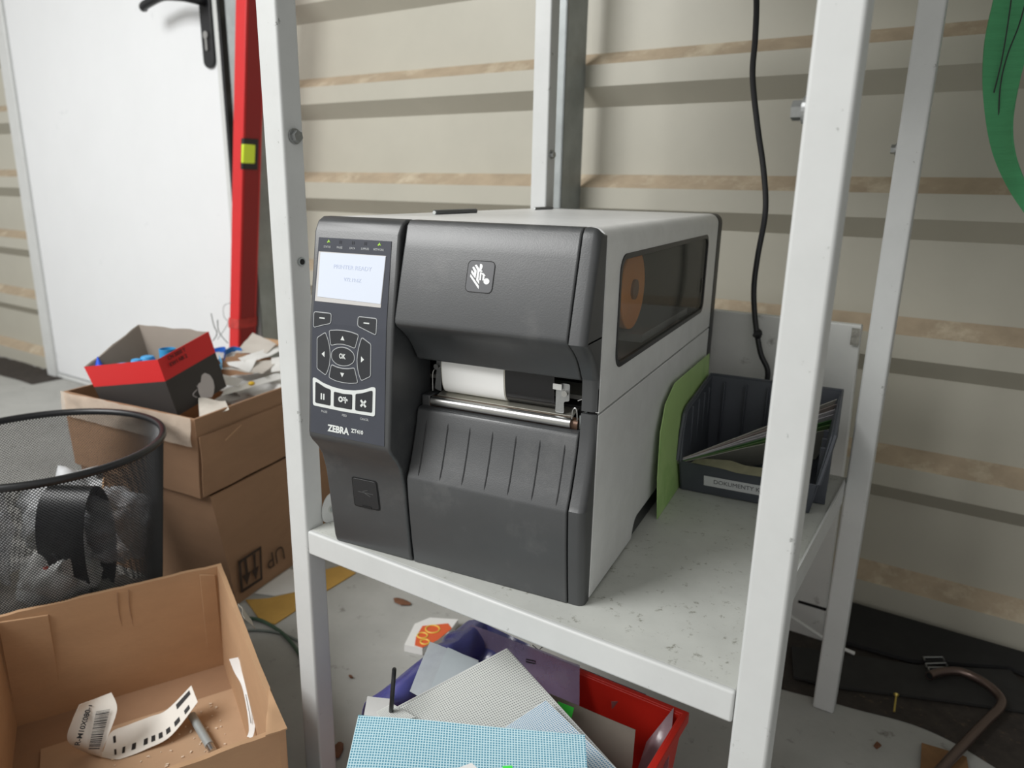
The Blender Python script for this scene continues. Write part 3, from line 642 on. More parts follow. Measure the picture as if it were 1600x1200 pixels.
# ================================================================ ON THE SHELF
def doc_bin():
    t = thing('storage_bin', 'dark grey open-front plastic storage bin full of documents, on the shelf behind the post', 'storage bin', (.362, .37, 0))
    th = .0028
    def side(x0, x1, tl):
        # x0 at the bottom, x1 at the rim
        P = [(.296, .0008, 0), (.281, .042, .38), (.290, .075, .7), (.300, .094, .88), (.312, .099, .92), (.452, .109, 1), (.447, .0008, 0)]
        bm = NB(); s = 1 if x1 > .36 else -1
        a = [bm.verts.new((x0+(x1-x0)*k, y, z)) for y, z, k in P]; b = [bm.verts.new((x0+(x1-x0)*k-s*th, y, z)) for y, z, k in P]
        bm.faces.new(a); bm.faces.new(b[::-1]); n = len(P)
        for i in range(n): bm.faces.new((a[i], b[i], b[(i+1) % n], a[(i+1) % n]))
        return bm
    bm = side(.283, .2795, 1); merge(bm, side(.430, .4455, 1))
    hexa(bm, [(.283, .296, .0008), (.430, .296, .0008), (.430, .447, .0008), (.283, .447, .0008), (.283, .296, .004), (.430, .296, .004), (.430, .447, .004), (.283, .447, .004)])
    hexa(bm, [(.283, .296, .0008), (.430, .296, .0008), (.430, .2985, .0008), (.283, .2985, .0008), (.2815, .281, .042), (.436, .281, .042), (.436, .284, .042), (.2815, .284, .042)])
    hexa(bm, [(.283, .4445, .0008), (.430, .4445, .0008), (.430, .447, .0008), (.283, .447, .0008), (.2795, .450, .109), (.4455, .450, .109), (.4455, .453, .109), (.2795, .453, .109)])
    for i in range(5):        # inner stiffening ribs of the back and the left side
        x = .30+i*.028; box(bm, (x, .440, .004), (x+.002, .4475, .103))
    for y in (.33, .365, .40, .43): box(bm, (.2815, y, .004), (.2845, y+.002, .097)); box(bm, (.4315, y, .0008), (.4445, y+.004, .070))
    body = obj('bin_body', bm, BINP, t, bevel=.0008)
    rim = [(.2795, .282, .0425), (.2795, .290, .075), (.2795, .300, .095), (.2795, .312, .0998), (.2795, .452, .1098), (.4455, .452, .1098), (.4455, .312, .0998), (.4455, .300, .095), (.442, .290, .075), (.436, .282, .0425)]
    rb = NB(); tube(rb, rim, .0026, 6); obj('rim', rb, BINP, t)
    fr = lambda x, z, d=0: Vector((x, .296-(z-.0008)*.015/.0412-d, z))
    lb = NB(); prism(lb, [(.3115, .0135), (.405, .0135), (.405, .0275), (.3115, .0275)], lambda x, z: fr(x, z, .0002), lambda x, z: fr(x, z, .0006))
    l = obj('bin_label', lb, mat('label_white', (205, 207, 210), .5), t)
    obj('label_text', text_bm('DOKUMENTY KJ', .0086, basis(fr(.3500, .0208, .0008), (1, 0, 0), (0, -.015, .0412)), sx=.86), mat('label_ink', (92, 94, 98), .6), l)
doc_bin()
cols = [((178, 176, 168), 'grey-white'), ((158, 146, 140), 'pinkish grey'), ((206, 204, 206), 'white'), ((196, 192, 196), 'lilac white'), ((78, 120, 70), 'dark green'), ((108, 140, 88), 'light green'), ((172, 172, 160), 'beige')]
for i, (c, nm) in enumerate(cols[::-1]):
    k = i/6; m = mat('document_'+nm.replace(' ', '_'), c, .6, 0, .06, 30)
    A = awy(1058, 723.5-1.5*k*3, .2855); B = awy(1308, 668-44*k, .425); Cc = B+Vector((-.02, .012, -.05)); Dd = A+Vector((.03, .09, -.034))
    z = {0: 'lowest of the fan', 6: 'topmost of the fan'}.get(i, 'inside the fan')
    lab = {0: 'beige document lying lowest in the fanned pile in the grey bin', 1: 'light green folder edge just above the lowest paper in the bin', 2: 'dark green folder fanned out in the middle of the grey bin', 3: 'lilac-white envelope above the dark green folder in the bin', 4: 'bright white envelope under the pinkish grey one in the bin', 5: 'pinkish grey envelope second from the top of the bin pile', 6: 'grey-white envelope lying topmost in the fanned bin pile'}[i]
    pq([A, B, Cc, Dd], m, 'document_envelope', lab, 'document', 10, .0006, 30, i, group='documents fanned out in the grey bin', solid=.0007)
strip([(Vector((.2965, .2795, .0436)), Vector((.30, .292, .0445))), (Vector((.312, .2755, .0446)), Vector((.316, .290, .048))), (Vector((.335, .2745, .0436)), Vector((.338, .289, .050))), (Vector((.352, .2735, .0425)), Vector((.358, .288, .0475))), (Vector((.385, .2755, .0437)), Vector((.39, .291, .049)))],
      mat('olive_film', (132, 130, 106), .3, 0, .2, 40, alpha=.9, bump=.8, bscale=60), 'plastic_sleeve', amp=.0015, label='crumpled beige plastic sleeve hanging over the front lip of the grey bin', cat='plastic sleeve')
# green card standing between printer and bin
def green():
    P = [(.200, .0005), (.1965, .05), (.203, .10), (.222, .127), (.262, .141), (.36, .139), (.46, .137), (.46, .0005)]
    bm = NB(); fx = lambda y, z, d: Vector((.2795-.045*z+d, y, z))
    prism(bm, P, lambda y, z: fx(y, z, 0), lambda y, z: fx(y, z, .0009))
    obj('green_card', bm, GREEN, None, label='glossy green card standing upright between the printer and the grey bin', cat='card')
green()
# white plate leaning behind the rack
def plate_():
    bm = NB(); a, b = .13, .431
    hexa(bm, [R3(a, .645, FZ), R3(b, .645, FZ), R3(b, .66, FZ), R3(a, .66, FZ), R3(a, .562, .187), R3(b, .562, .187), R3(b, .577, .187), R3(a, .577, .187)])
    t = obj('metal_sheet', bm, PLATE, bevel=.002, label='scuffed white metal panel leaning upright behind the rack', cat='panel')
    obj('panel_seam', hexa(NB(), [R3(.39, .6343, -.272), R3(b, .6343, -.272), R3(b, .645, -.272), R3(.39, .645, -.272), R3(.39, .6335, -.267), R3(b, .6335, -.267), R3(b, .645, -.267), R3(.39, .645, -.267)]), SEAM, t)
    obj('stain', quad([R3(.42, .5615, .16), R3(.4305, .5615, .16), R3(.4305, .5605, .183), R3(.42, .5605, .183)], 6, 6, .0003), mat('worn_patch', (150, 148, 140), .8, 0, .4, 120), t)
plate_()
# hanging power cable
P = [ary(1178, -60, .548)+Vector((0, 0, k)) for k in (.9, .5, .25, .12, .05)]+[ary(1178, -60, .548)] + [ary(x, y, .548) for x, y in [(1182, 0), (1180, 60), (1176, 120), (1184, 200), (1193, 265), (1196, 330), (1184, 400), (1178, 450), (1180, 500), (1188, 550), (1199, 592)]]
P.append(R3(.305, .53, .03)); P.append(R3(.31, .52, .006))
t = obj('power_cable', tube(NB(), smoothpath(P, 8), .0038, 12), BLACK, label='black power cable hanging down the wall behind the rack', cat='cable')
obj('cable_clip', blob(ary(1184, 522, .548), (.006, .006, .006), BLACK, 'cable_clip', None, None, 3, .3).data and NB() or NB(), BLACK, t) if False else blob(ary(1184, 522, .548), (.006, .006, .007), BLACK, 'cable_knot', None, None, 3, .3, parent=t, sub=3)

# green lifting sling
def sling():
    Y = .60
    Lp = [(1560, -40), (1552, 0), (1538, 70), (1536, 150), (1549, 230), (1574, 290), (1606, 340)]
    Rp = [(1640, -40), (1632, 0), (1612, 60), (1594, 125), (1582, 190), (1587, 245), (1610, 300)]
    rows = [(ary(a[0], a[1], Y), ary(b[0], b[1], Y+.02*math.sin(i))) for i, (a, b) in enumerate(zip(Lp, Rp))]
    rows = [(rows[0][0]+Vector((0, 0, k)), rows[0][1]+Vector((0, 0, k))) for k in (.7, .4, .2, .1, .04)]+rows
    o = strip(rows, SLING, 'lifting_sling', n=8, w=8, solid=.0025, label='green webbing lifting sling hanging at the right edge', cat='lifting sling')
    for pts in ([(1582, -40), (1580, 0), (1567, 85), (1553, 145)], [(1606, -10), (1592, 40), (1573, 90), (1562, 145), (1560, 235)]):
        obj('stitching', tube(NB(), smoothpath([ary(x, y, Y-.004) for x, y in pts], 8), .0008, 6), BLACK, o)
    rows = [(ary(x, y, .66), ary(x+30, y+6, .66)) for x, y in [(1606, 300), (1612, 200), (1612, 100), (1625, -40)]]
    rows += [(rows[-1][0]+Vector((0, -.01, .75)), rows[-1][1]+Vector((-.01, -.02, .75)))]
    strip(rows, SLING, 'sling_loop', parent=o, n=6, w=4, solid=.0025)
sling()

# red spirit level
def level():
    F = [(368, 0), (364, 236), (358, 525)]
    y0 = .655; top = ary(368, 0, y0); bot = ary(359, 480, y0)
    to = RKI @ top; bo = RKI @ bot
    slope = (to.x-bo.x)/(to.z-bo.z); xat = lambda z: bo.x+slope*(z-bo.z)
    z0, z1 = FZ, 1.05; w, d = .036, .052
    def bx(zz0, zz1, dx0, dx1, dy0, dy1):
        return [R3(xat(z)+dx, y, z) for z in (zz0, zz1) for dx, y in ((dx0, dy0), (dx1, dy0), (dx1, dy1), (dx0, dy1))]
    bm = NB(); hexa(bm, bx(z0, z1, 0, w, y0, y0+d))
    for f in bm.faces:
        pass
    t = obj('spirit_level', bm, REDL, bevel=.0015, label='long red spirit level standing upright beside the white door', cat='spirit level')
    obj('side_web', hexa(NB(), bx(z0+.01, z1-.01, w-.001, w+.001, y0+.006, y0+d-.006)), REDD, t)
    zc = (RKI @ ary(388, 236, y0)).z
    v = obj('vial_holder', hexa(NB(), bx(zc-.040, zc+.028, w-.006, w+.0035, y0-.001, y0+d-.012)), BLACK, t, bevel=.001)
    obj('vial', hexa(NB(), bx(zc-.027, zc+.016, w-.004, w+.0045, y0-.0022, y0+d-.02)), VIAL, v, bevel=.003)
    obj('end_cap', hexa(NB(), bx(-.0, .025, -.0015, w+.002, y0-.002, y0+d+.001)), mat('worn_red', (190, 60, 56), .7, 0, .3, 60), t)
level()

# ================================================================ CARDBOARD STACK
FA = Vector((-.20, .98, 0)).normalized()
def ctn(bm, A, L, depth, z0, z1, th=.004, bottom=True, A2=None, L2=None):
    """open carton: A, L front corners (rack xy) at z0, A2/L2 at z1"""
    A2 = A2 or A; L2 = L2 or L
    def ring(A, L, z, ins):
        A = Vector((A[0], A[1], 0)); L = Vector((L[0], L[1], 0)); u = (L-A).normalized(); w = FA
        P = [A+u*ins+w*ins, L-u*ins+w*ins, L-u*ins+w*(depth-ins), A+u*ins+w*(depth-ins)]
        return [RKM @ Vector((p.x, p.y, z)) for p in P]
    o0 = ring(A, L, z0, 0); o1 = ring(A2, L2, z1, 0); i1 = ring(A2, L2, z1, th); i0 = ring(A, L, z0+th, th)
    V = lambda ps: [bm.verts.new(p) for p in ps]
    o0, o1, i1, i0 = V(o0), V(o1), V(i1), V(i0)
    for a, b in ((o0, o1), (o1, i1), (i1, i0)):
        for k in range(4): bm.faces.new((a[k], a[(k+1) % 4], b[(k+1) % 4], b[k]))
    bm.faces.new(o0[::-1]); bm.faces.new(i0)
    return bm
def stack():
    t = thing('cardboard_box', 'large brown cardboard box with upside-down UP arrows, lowest of the stack', 'cardboard box', R3(-.56, .35, FZ), 'stacked cardboard boxes')
    bm = ctn(NB(), (-.408, .193), (-.715, .150), .36, FZ, -.134, A2=(-.425, .172), L2=(-.735, .130))
    bmesh.ops.subdivide_edges(bm, edges=bm.edges, cuts=6, use_grid_fill=True)
    for v in bm.verts: v.co += Vector((noise.noise(v.co*9), noise.noise(v.co*9+Vector((5, 0, 0))), 0))*.003
    b = obj('box_body', bm, CARDD, t, smooth=50)
    # arrow panel and UP printed upside down on the right hand face
    c = RKM @ Vector((-.408, .193, FZ)); e = (RKM.to_3x3() @ FA).normalized(); top = RKM @ Vector((-.425, .172, -.134)); upv = (top-c).normalized(); nn = e.cross(upv).normalized()
    if nn.dot(CP-c) < 0: nn = -nn
    off = nn*.0042; INK = mat('box_ink', (58, 44, 36), .8)
    q = lambda px, py: rayplane(px, py, c+off, nn)
    def flatq(P, d=.0004):
        bm = NB(); P = [q(*p) for p in P]; a = [bm.verts.new(p) for p in P]; bb = [bm.verts.new(p+nn*d) for p in P]; n = len(P)
        bm.faces.new(a); bm.faces.new(bb[::-1])
        for i in range(n): bm.faces.new((a[i], bb[i], bb[(i+1) % n], a[(i+1) % n]))
        return bm
    bm = merge(flatq([(372, 877), (376, 875), (380, 924), (376, 926)]), flatq([(405, 855), (408, 853), (410, 904), (407, 906)]), flatq([(372, 877), (405, 855), (408, 857), (375, 880)]), flatq([(377, 922), (408, 902), (410, 905), (379, 926)]),
               flatq([(381, 875), (385, 872), (388, 896), (384, 898)]), flatq([(379, 900), (392, 892), (386, 914)]), flatq([(395, 867), (399, 864), (400, 888), (397, 890)]), flatq([(393, 892), (404, 884), (400, 906)]))
    obj('arrow_symbol', bm, INK, b)
    ce = q(431, 869); obj('up_lettering', text_bm('UP', .040, basis(ce+nn*.0003, -e, -upv), bold=-.0003), INK, b)
    t2 = thing('cardboard_box', 'open brown cardboard box heaped with papers, on top of the stack', 'cardboard box', R3(-.57, .33, -.133), 'stacked cardboard boxes')
    bm = ctn(NB(), (-.432, .160), (-.738, .122), .37, -.1325, .0, A2=(-.424, .158), L2=(-.737, .120))
    bmesh.ops.subdivide_edges(bm, edges=bm.edges, cuts=6, use_grid_fill=True)
    for v in bm.verts: v.co += Vector((noise.noise(v.co*11), noise.noise(v.co*11+Vector((5, 0, 0))), 0))*.004
    b2 = obj('box_body', bm, CARDD, t2, smooth=50)
    # tape over the front edge and a loose taped flap
    A = R3(-.426, .1515, .003); Lq = R3(-.735, .1135, .003)
    obj('packing_tape', quad([A, Lq, Lq+Vector((0, 0, -.042)), A+Vector((0, -.002, -.046))], 30, 10, .004, 40, 4), TAPE, t2, solid=.0003)
    obj('torn_tape', quad([az(352, 626, .004), az(310, 622, .006), az(312, 655, -.012), az(358, 640, -.002)], 10, 10, .003, 40, 5), mat('torn_tape', (212, 206, 196), .3, 0, .1, 40, alpha=.85), t2, solid=.0004)
    obj('carton_seam', quad([R3(-.4195, .205, -.045), R3(-.425, .240, -.03), R3(-.425, .240, -.0315), R3(-.4195, .205, -.047)], 2, 2), CARD, t2, solid=.0004)
    obj('side_flap', quad([R3(-.4225, .162, -.03), R3(-.497, .53, -.03), R3(-.4985, .53, -.128), R3(-.426, .162, -.131)], 12, 6, .003, 20, 9), CARDD, t2, solid=.002)
    # filling
    blob(R3(-.56, .42, -.035), (.10, .09, .026), WPAP, 'paper_filling', 'heap of crumpled white paper filling the upper cardboard box', 'paper heap', 8, .35, 2.5, Matrix.Rotation(.2, 4, 'Z'))
stack()
# papers on top of the upper box
def paper(pts, m, label, amp=.003, seed=1, name='paper_sheet', cat='paper', n=10): pq([az(*p) for p in pts], m, name, label, cat, n, amp, 30, seed, group='papers heaped in the upper box')
paper([(352, 608, .004), (440, 581, .004), (440, 592, -.002), (345, 618, -.002)], WPAP, 'long white sheet along the near edge of the upper box')
paper([(366, 552, .022), (395, 520, .036), (432, 538, .03), (418, 552, .02)], GPAP, 'grey-beige folded sheet rising to a point beside the red spirit level', seed=2)
paper([(372, 560, .020), (440, 538, .026), (440, 548, .020), (385, 570, .014)], WPAP, 'narrow white sheet lying across the paper heap toward the post', seed=3)
paper([(354, 566, .016), (402, 561, .018), (390, 581, .012), (357, 571, .012)], WPAP, 'small white torn sheet below the blue plastic strips', seed=4)
paper([(345, 575, .010), (410, 585, .012), (440, 560, .014), (400, 566, .010)], GPAP, 'grey rumpled sheet in the middle of the paper heap', seed=5)
paper([(424, 560, .016), (440, 556, .018), (440, 580, .008), (424, 582, .008)], WPAP, 'white printed sheet against the left rack post', seed=6)
paper([(335, 552, .020), (372, 545, .022), (366, 556, .018), (338, 562, .016)], GPAP, 'pale beige sheet behind the blue plastic strips', seed=7)
paper([(345, 585, .008), (380, 592, .008), (372, 604, .004), (346, 600, .004)], WPAP, 'crumpled white sheet beside the black side of the red box', seed=8)
pq([az(408, 527, .03), az(440, 532, .03), az(440, 542, .02), az(418, 542, .02)], CARD, 'cardboard_flap', 'small brown cardboard flap at the back of the paper heap', 'cardboard piece', 6, .001, 10, 2)
blob(az(393, 599, .006), (.006, .006, .004), mat('yellow_plastic', (232, 190, 50), .4), 'bottle_cap', 'tiny yellow cap on the long white sheet', 'cap', 2, .1, sub=2)
for i, (pp, lab) in enumerate([([(335, 548, .024), (352, 546, .028), (350, 560, .02)], 'darker blue plastic strip touching the red box'), ([(350, 552, .024), (364, 545, .028), (378, 548, .024)], 'blue plastic strip curling to the right over the papers'), ([(342, 558, .020), (347, 568, .018), (343, 575, .014)], 'light blue plastic strip hanging down beside the red box')]):
    tt = [az(*q) for q in pp]; rows = [(q+Vector((0, 0, .005)), q-Vector((0, 0, .006))) for q in tt]
    strip(rows, mat('blue_strip_%d' % i, [(30, 90, 180), (40, 110, 180), (90, 170, 220)][i], .35), 'plastic_strip', n=5, w=2, solid=.0008, label=lab, cat='plastic strip', group='blue plastic strips on the papers')
for i, (pp, lab) in enumerate([([(330, 490, .06), (334, 508, .045), (339, 521, .03), (333, 532, .02)], 'dark wire rising straight beside the red box'), ([(340, 500, .055), (341, 515, .04), (347, 526, .03), (356, 536, .02)], 'dark wire bending toward the red spirit level'), ([(362, 473, .075), (350, 478, .07), (350, 495, .055), (356, 505, .045), (340, 530, .02)], 'thin grey wire curling in a loop above the papers')]):
    obj('wire_offcut', tube(NB(), smoothpath([az(*q) for q in pp], 8), .0011 if i < 2 else .0006, 6), mat('wire_grey', (92, 98, 98), .5), label=lab, cat='wire', group='wire offcuts on the paper heap')

# red and black box with blue caps
def redbox():
    t = thing('open_box', 'small open box with red band and black side, tilted on the upper box', 'box', az(270, 600, .015))
    T = {'L': az(131, 573, .050), 'C': az(246, 562, .080), 'R': az(326, 518, .102), 'B': az(216, 507, .104)}
    Bm = {'L': az(172, 655, -.042), 'C': az(278, 650, -.012), 'R': az(354, 604, .012)}
    Bm['B'] = Bm['L']+Bm['R']-Bm['C']
    K = 'LCRB'; nn = {}
    bmr, bmk, bmg = NB(), NB(), NB()
    cen = sum((T[k]+Bm[k] for k in K), Vector())/8
    def pt(k, f, ins=0):
        p = T[k].lerp(Bm[k], f); q = cen.copy(); q.z = p.z; return p.lerp(q, ins)
    fr = .38
    bme = NB()
    for i in range(4):
        a, b = K[i], K[(i+1) % 4]; red = i in (0, 1)
        n = 8
        def slab(bm, f0, f1, i0, i1):
            rag = lambda s: (.04*noise.noise(Vector((s*5+i*3, 1, 2))) if (f0 == 0 and not red) else 0)
            P = []
            for s in [j/n for j in range(n+1)]:
                P.append([pt(a, f0+rag(s), i0).lerp(pt(b, f0+rag(s), i0), s), pt(a, f1, i0).lerp(pt(b, f1, i0), s), pt(a, f1, i1).lerp(pt(b, f1, i1), s), pt(a, f0+rag(s), i1).lerp(pt(b, f0+rag(s), i1), s)])
            V = [[bm.verts.new(p) for p in r] for r in P]
            for j in range(n):
                for k in range(4): bm.faces.new((V[j][k], V[j+1][k], V[j+1][(k+1) % 4], V[j][(k+1) % 4]))
            bm.faces.new(V[0]); bm.faces.new(V[-1][::-1])
        if red: slab(bmr, 0, fr, 0, .012); slab(bmk, fr, 1, 0, .012)
        else: slab(bmg, 0, 1, .005, .020)
        slab(bmg, 0.01, .97, .014, .030)
    bb = NB(); P = [pt(k, .96, .01) for k in K]+[pt(k, .93, .01) for k in K]; hexa(bb, P)
    obj('box_base', bb, DKC, t); g = obj('grey_board_wall', bmg, GRYC, t); r = obj('red_band', bmr, REDC, t); k = obj('black_side', bmk, DKC, t)
    # printed words on the red band, mask drawing on the black side
    e = (T['R']-T['C']).normalized(); upv = (T['C']-Bm['C']); n2 = e.cross(upv).normalized()
    if n2.dot(CP-T['C']) < 0: n2 = -n2
    up2 = n2.cross(e); up2 = up2 if up2.z > 0 else -up2
    nn = (T['R']-T['C']).cross(Bm['C']-T['C']).normalized(); nn = nn if nn.dot(CP-T['C']) > 0 else -nn
    q = lambda px, py: rayplane(px, py, T['C']+nn*.0035, nn)
    INK = mat('red_box_ink', (70, 22, 26), .7)
    obj('printed_words', merge(text_bm('CN 2000 Y', .0090, basis(q(276, 553), e, up2), bold=.0002), text_bm('KW1 NR 2', .0090, basis(q(279, 563), e, up2), bold=.0002)), INK, r)
    nn = (Bm['R']-Bm['C']).cross(T['R']-Bm['R']).normalized(); nn = nn if nn.dot(CP-T['C']) > 0 else -nn
    q = lambda px, py: rayplane(px, py, Bm['R']+nn*.0030, nn)
    GM = mat('mask_print', (176, 170, 168), .7)
    def fl(P):
        bm = NB(); a = [bm.verts.new(q(*p)) for p in P]; b = [bm.verts.new(q(*p)+nn*.0003) for p in P]; n = len(P); bm.faces.new(a); bm.faces.new(b[::-1])
        for i in range(n): bm.faces.new((a[i], b[i], b[(i+1) % n], a[(i+1) % n]))
        return bm
    body = [(314, 583), (321, 583), (328, 586), (333, 594), (335, 604), (334, 614), (331, 621), (314, 622), (310, 612), (309, 604), (310, 596), (312, 589)]
    obj('mask_drawing', merge(fl(body), tube(NB(), smoothpath([q(*p) for p in [(314, 583), (306, 579), (297, 578), (294, 582), (296, 588), (310, 606)]], 5), .0006, 6), tube(NB(), smoothpath([q(*p) for p in [(308, 609), (303, 614), (302, 618), (308, 621)]], 5), .0006, 6)), GM, k)
    caps = [((192, 570, .058), .020, 'flat light blue cap nearest the torn left end of the red box'), ((214, 563, .062), .015, 'round blue cap in the middle of the red box'), ((231, 558, .065), .019, 'larger round blue cap just right of the middle one'), ]
    for (px, py, z), r_, lab in caps:
        c = az(px, py+6, z-.008); bm = NB(); w_ = r_*.62
        prof = [(w_, -.012), (w_, .004), (w_*.85, .008), (w_*.4, .0095), (0.0005, .010)]
        rr = [[bm.verts.new(c+Vector((a*math.cos(2*PI*k/20), a*math.sin(2*PI*k/20), h))) for k in range(20)] for a, h in prof]
        for i in range(len(rr)-1):
            for k in range(20): bm.faces.new((rr[i][k], rr[i][(k+1) % 20], rr[i+1][(k+1) % 20], rr[i+1][k]))
        bm.faces.new(rr[0][::-1])
        obj('bottle_cap', bm, mat('cap_blue', (70, 160, 220), .35), label=lab, cat='cap', group='blue caps in the red box')
    c = az(155, 568, .052); bm = NB(); tube(bm, [c+Vector((0, 0, -.012)), c+Vector((-.002, 0, .012))], [.009, .0005], 10); obj('cone_cap', bm, mat('deep_blue', (40, 90, 220), .35), label='pointed deep blue cone at the left end inside the red box', cat='cap')
    c = az(262, 552, .070); bm = NB(); tube(bm, [c+Vector((0, 0, -.014)), c+Vector((0, 0, .008))], .0125, 20, caps=False); obj('blue_sleeve', bm, BLUEP, solid=.0015, label='open blue ring against the back wall of the red box', cat='ring')
redbox()

# ================================================================ WIRE MESH BIN
def wbin():
    cx, cy, R0, R1, z0, z1 = -.502, -.028, .122, .155, FZ, -.003
    t = thing('waste_bin', 'black round wire mesh waste bin full of rubbish', 'waste bin', R3(cx, cy, FZ))
    nc, nr = 230, 150; bm = NB(); H = z1-z0-.012; V = []
    for j in range(nr+1):
        f = j/nr; z = z0+.010+H*f; r = R0+(R1-R0)*((z-z0)/(z1-z0)); V.append([bm.verts.new(R3(cx+r*math.cos(2*PI*(i+.5*(j % 2))/nc), cy+r*math.sin(2*PI*(i+.5*(j % 2))/nc), z)) for i in range(nc)])
    for j in range(nr-1):
        for i in range(nc):
            if j % 2 == 0: a, b, c, d = V[j][i], V[j+1][i], V[j+2][i], V[j+1][(i-1) % nc]
            else: a, b, c, d = V[j][i], V[j+1][(i+1) % nc], V[j+2][i], V[j+1][i]
            bm.faces.new((a, b, c, d))
    o = obj('mesh_wall', bm, BLACK, t, smooth=0)
    md = o.modifiers.new('wire', 'WIREFRAME'); md.thickness = .0013; md.use_even_offset = False
    rim = [R3(cx+R1*math.cos(2*PI*k/72), cy+R1*math.sin(2*PI*k/72), z1) for k in range(72)]
    obj('rim', tube(NB(), rim, .0052, 12, closed=True), BLACK, t)
    base = [R3(cx+(R0+.001)*math.cos(2*PI*k/60), cy+(R0+.001)*math.sin(2*PI*k/60), z0+.006) for k in range(60)]
    bm = NB(); tube(bm, base, .006, 10, closed=True); cyl(bm, R3(cx, cy, z0+.003), R3(cx, cy, z0+.006), R0, 48); obj('base_ring', bm, BLACK, t)
    # rubbish
    # black ribbon loop
    Cn = ary(132, 850, -.030); ex = (RKM.to_3x3() @ Vector((.93, .36, 0))).normalized(); ev = Vector((0, 0, 1)); ed = ex.cross(ev)
    rows = []
    for k in range(25):
        a = 2*PI*k/24; c = Cn+ed*(.034*math.cos(a))+ev*(.084*math.sin(a)); s = .029*(1+.25*math.sin(a+1)); rows.append((c-ex*s+ed*.006, c+ex*s*.75-ed*.004))
    strip(rows, mat('black_band', (22, 23, 26), .38), 'ribbon_coil', n=3, w=2, solid=.0012, label='wide coil of black ribbon inside the wire mesh bin', cat='ribbon coil')
    B = lambda x, y, z: R3(cx+x, cy+y, z)
    items = [((-.03, -.09, -.10), (.075, .03, .085), FILM, 'crumpled_film', 'clear crumpled film at the left front of the mesh bin', 'plastic film'),
             ((.075, .045, -.115), (.06, .05, .05), FILM, 'crumpled_film', 'clear crumpled film above the black ribbon coil at the back of the mesh bin', 'plastic film'),
             ((-.07, .06, -.15), (.06, .06, .06), mat('milky_wad', (198, 200, 202), .5, 0, .1, 20), 'plastic_wad', 'milky grey plastic wad at the back left of the mesh bin', 'plastic wad'),
             ((.075, -.035, -.17), (.042, .04, .045), WPAP, 'paper_wad', 'white crumpled paper at the right inside the mesh bin', 'paper wad'),
             ((.02, -.02, -.24), (.085, .085, .055), GPAP, 'paper_wad', 'grey crumpled paper low in the middle of the mesh bin', 'paper wad'),
             ((-.045, -.085, -.215), (.035, .025, .06), CREAM, 'paper_wad', 'cream crumpled paper at the left front of the mesh bin', 'paper wad'),
             ((.10, -.005, -.215), (.024, .026, .03), mat('grey_wad', (176, 178, 170), .7, 0, .1, 40), 'paper_wad', 'small grey wad at the lower right of the mesh bin', 'paper wad')]
    for i, (c, r, m, nme, lab, cat) in enumerate(items): blob(B(*c), r, m, nme, lab, cat, i+3, .5, 2.4, group='rubbish in the mesh bin', lim=(cx, cy, lambda z: R0+(R1-R0)*(z-z0)/(z1-z0)-.007-.002*(i % 3)))
    pq([B(.03, .09, -.15), B(.09, .06, -.17), B(.085, .03, -.09), B(.02, .07, -.07)], CARD, 'cardboard_scrap', 'brown cardboard scrap behind the ribbon coil in the mesh bin', 'cardboard piece', 6, .004, 20, 4, solid=.002)
    obj('wire_offcut', tube(NB(), smoothpath([B(.055, -.02, -.09), B(.07, -.04, -.12), B(.095, -.04, -.125), B(.10, -.03, -.15), B(.085, -.03, -.135)], 8), .0022, 8), BLACK, label='black bent wire at the right inside the mesh bin', cat='wire')
    blob(B(.088, -.052, -.143), (.0055, .005, .006), mat('red_knob', (190, 70, 50), .4), 'red_cap', 'tiny red cap on the black wire in the mesh bin', 'cap', 4, .1, sub=2)
    strip([(B(.112, -.045, -.165), B(.120, -.035, -.165)), (B(.116, -.045, -.14), B(.122, -.035, -.14)), (B(.118, -.045, -.125), B(.125, -.037, -.12))], WPAP, 'paper_strip', label='narrow white paper strip at the right rim side inside the bin', cat='paper strip', n=4, w=2)
wbin()

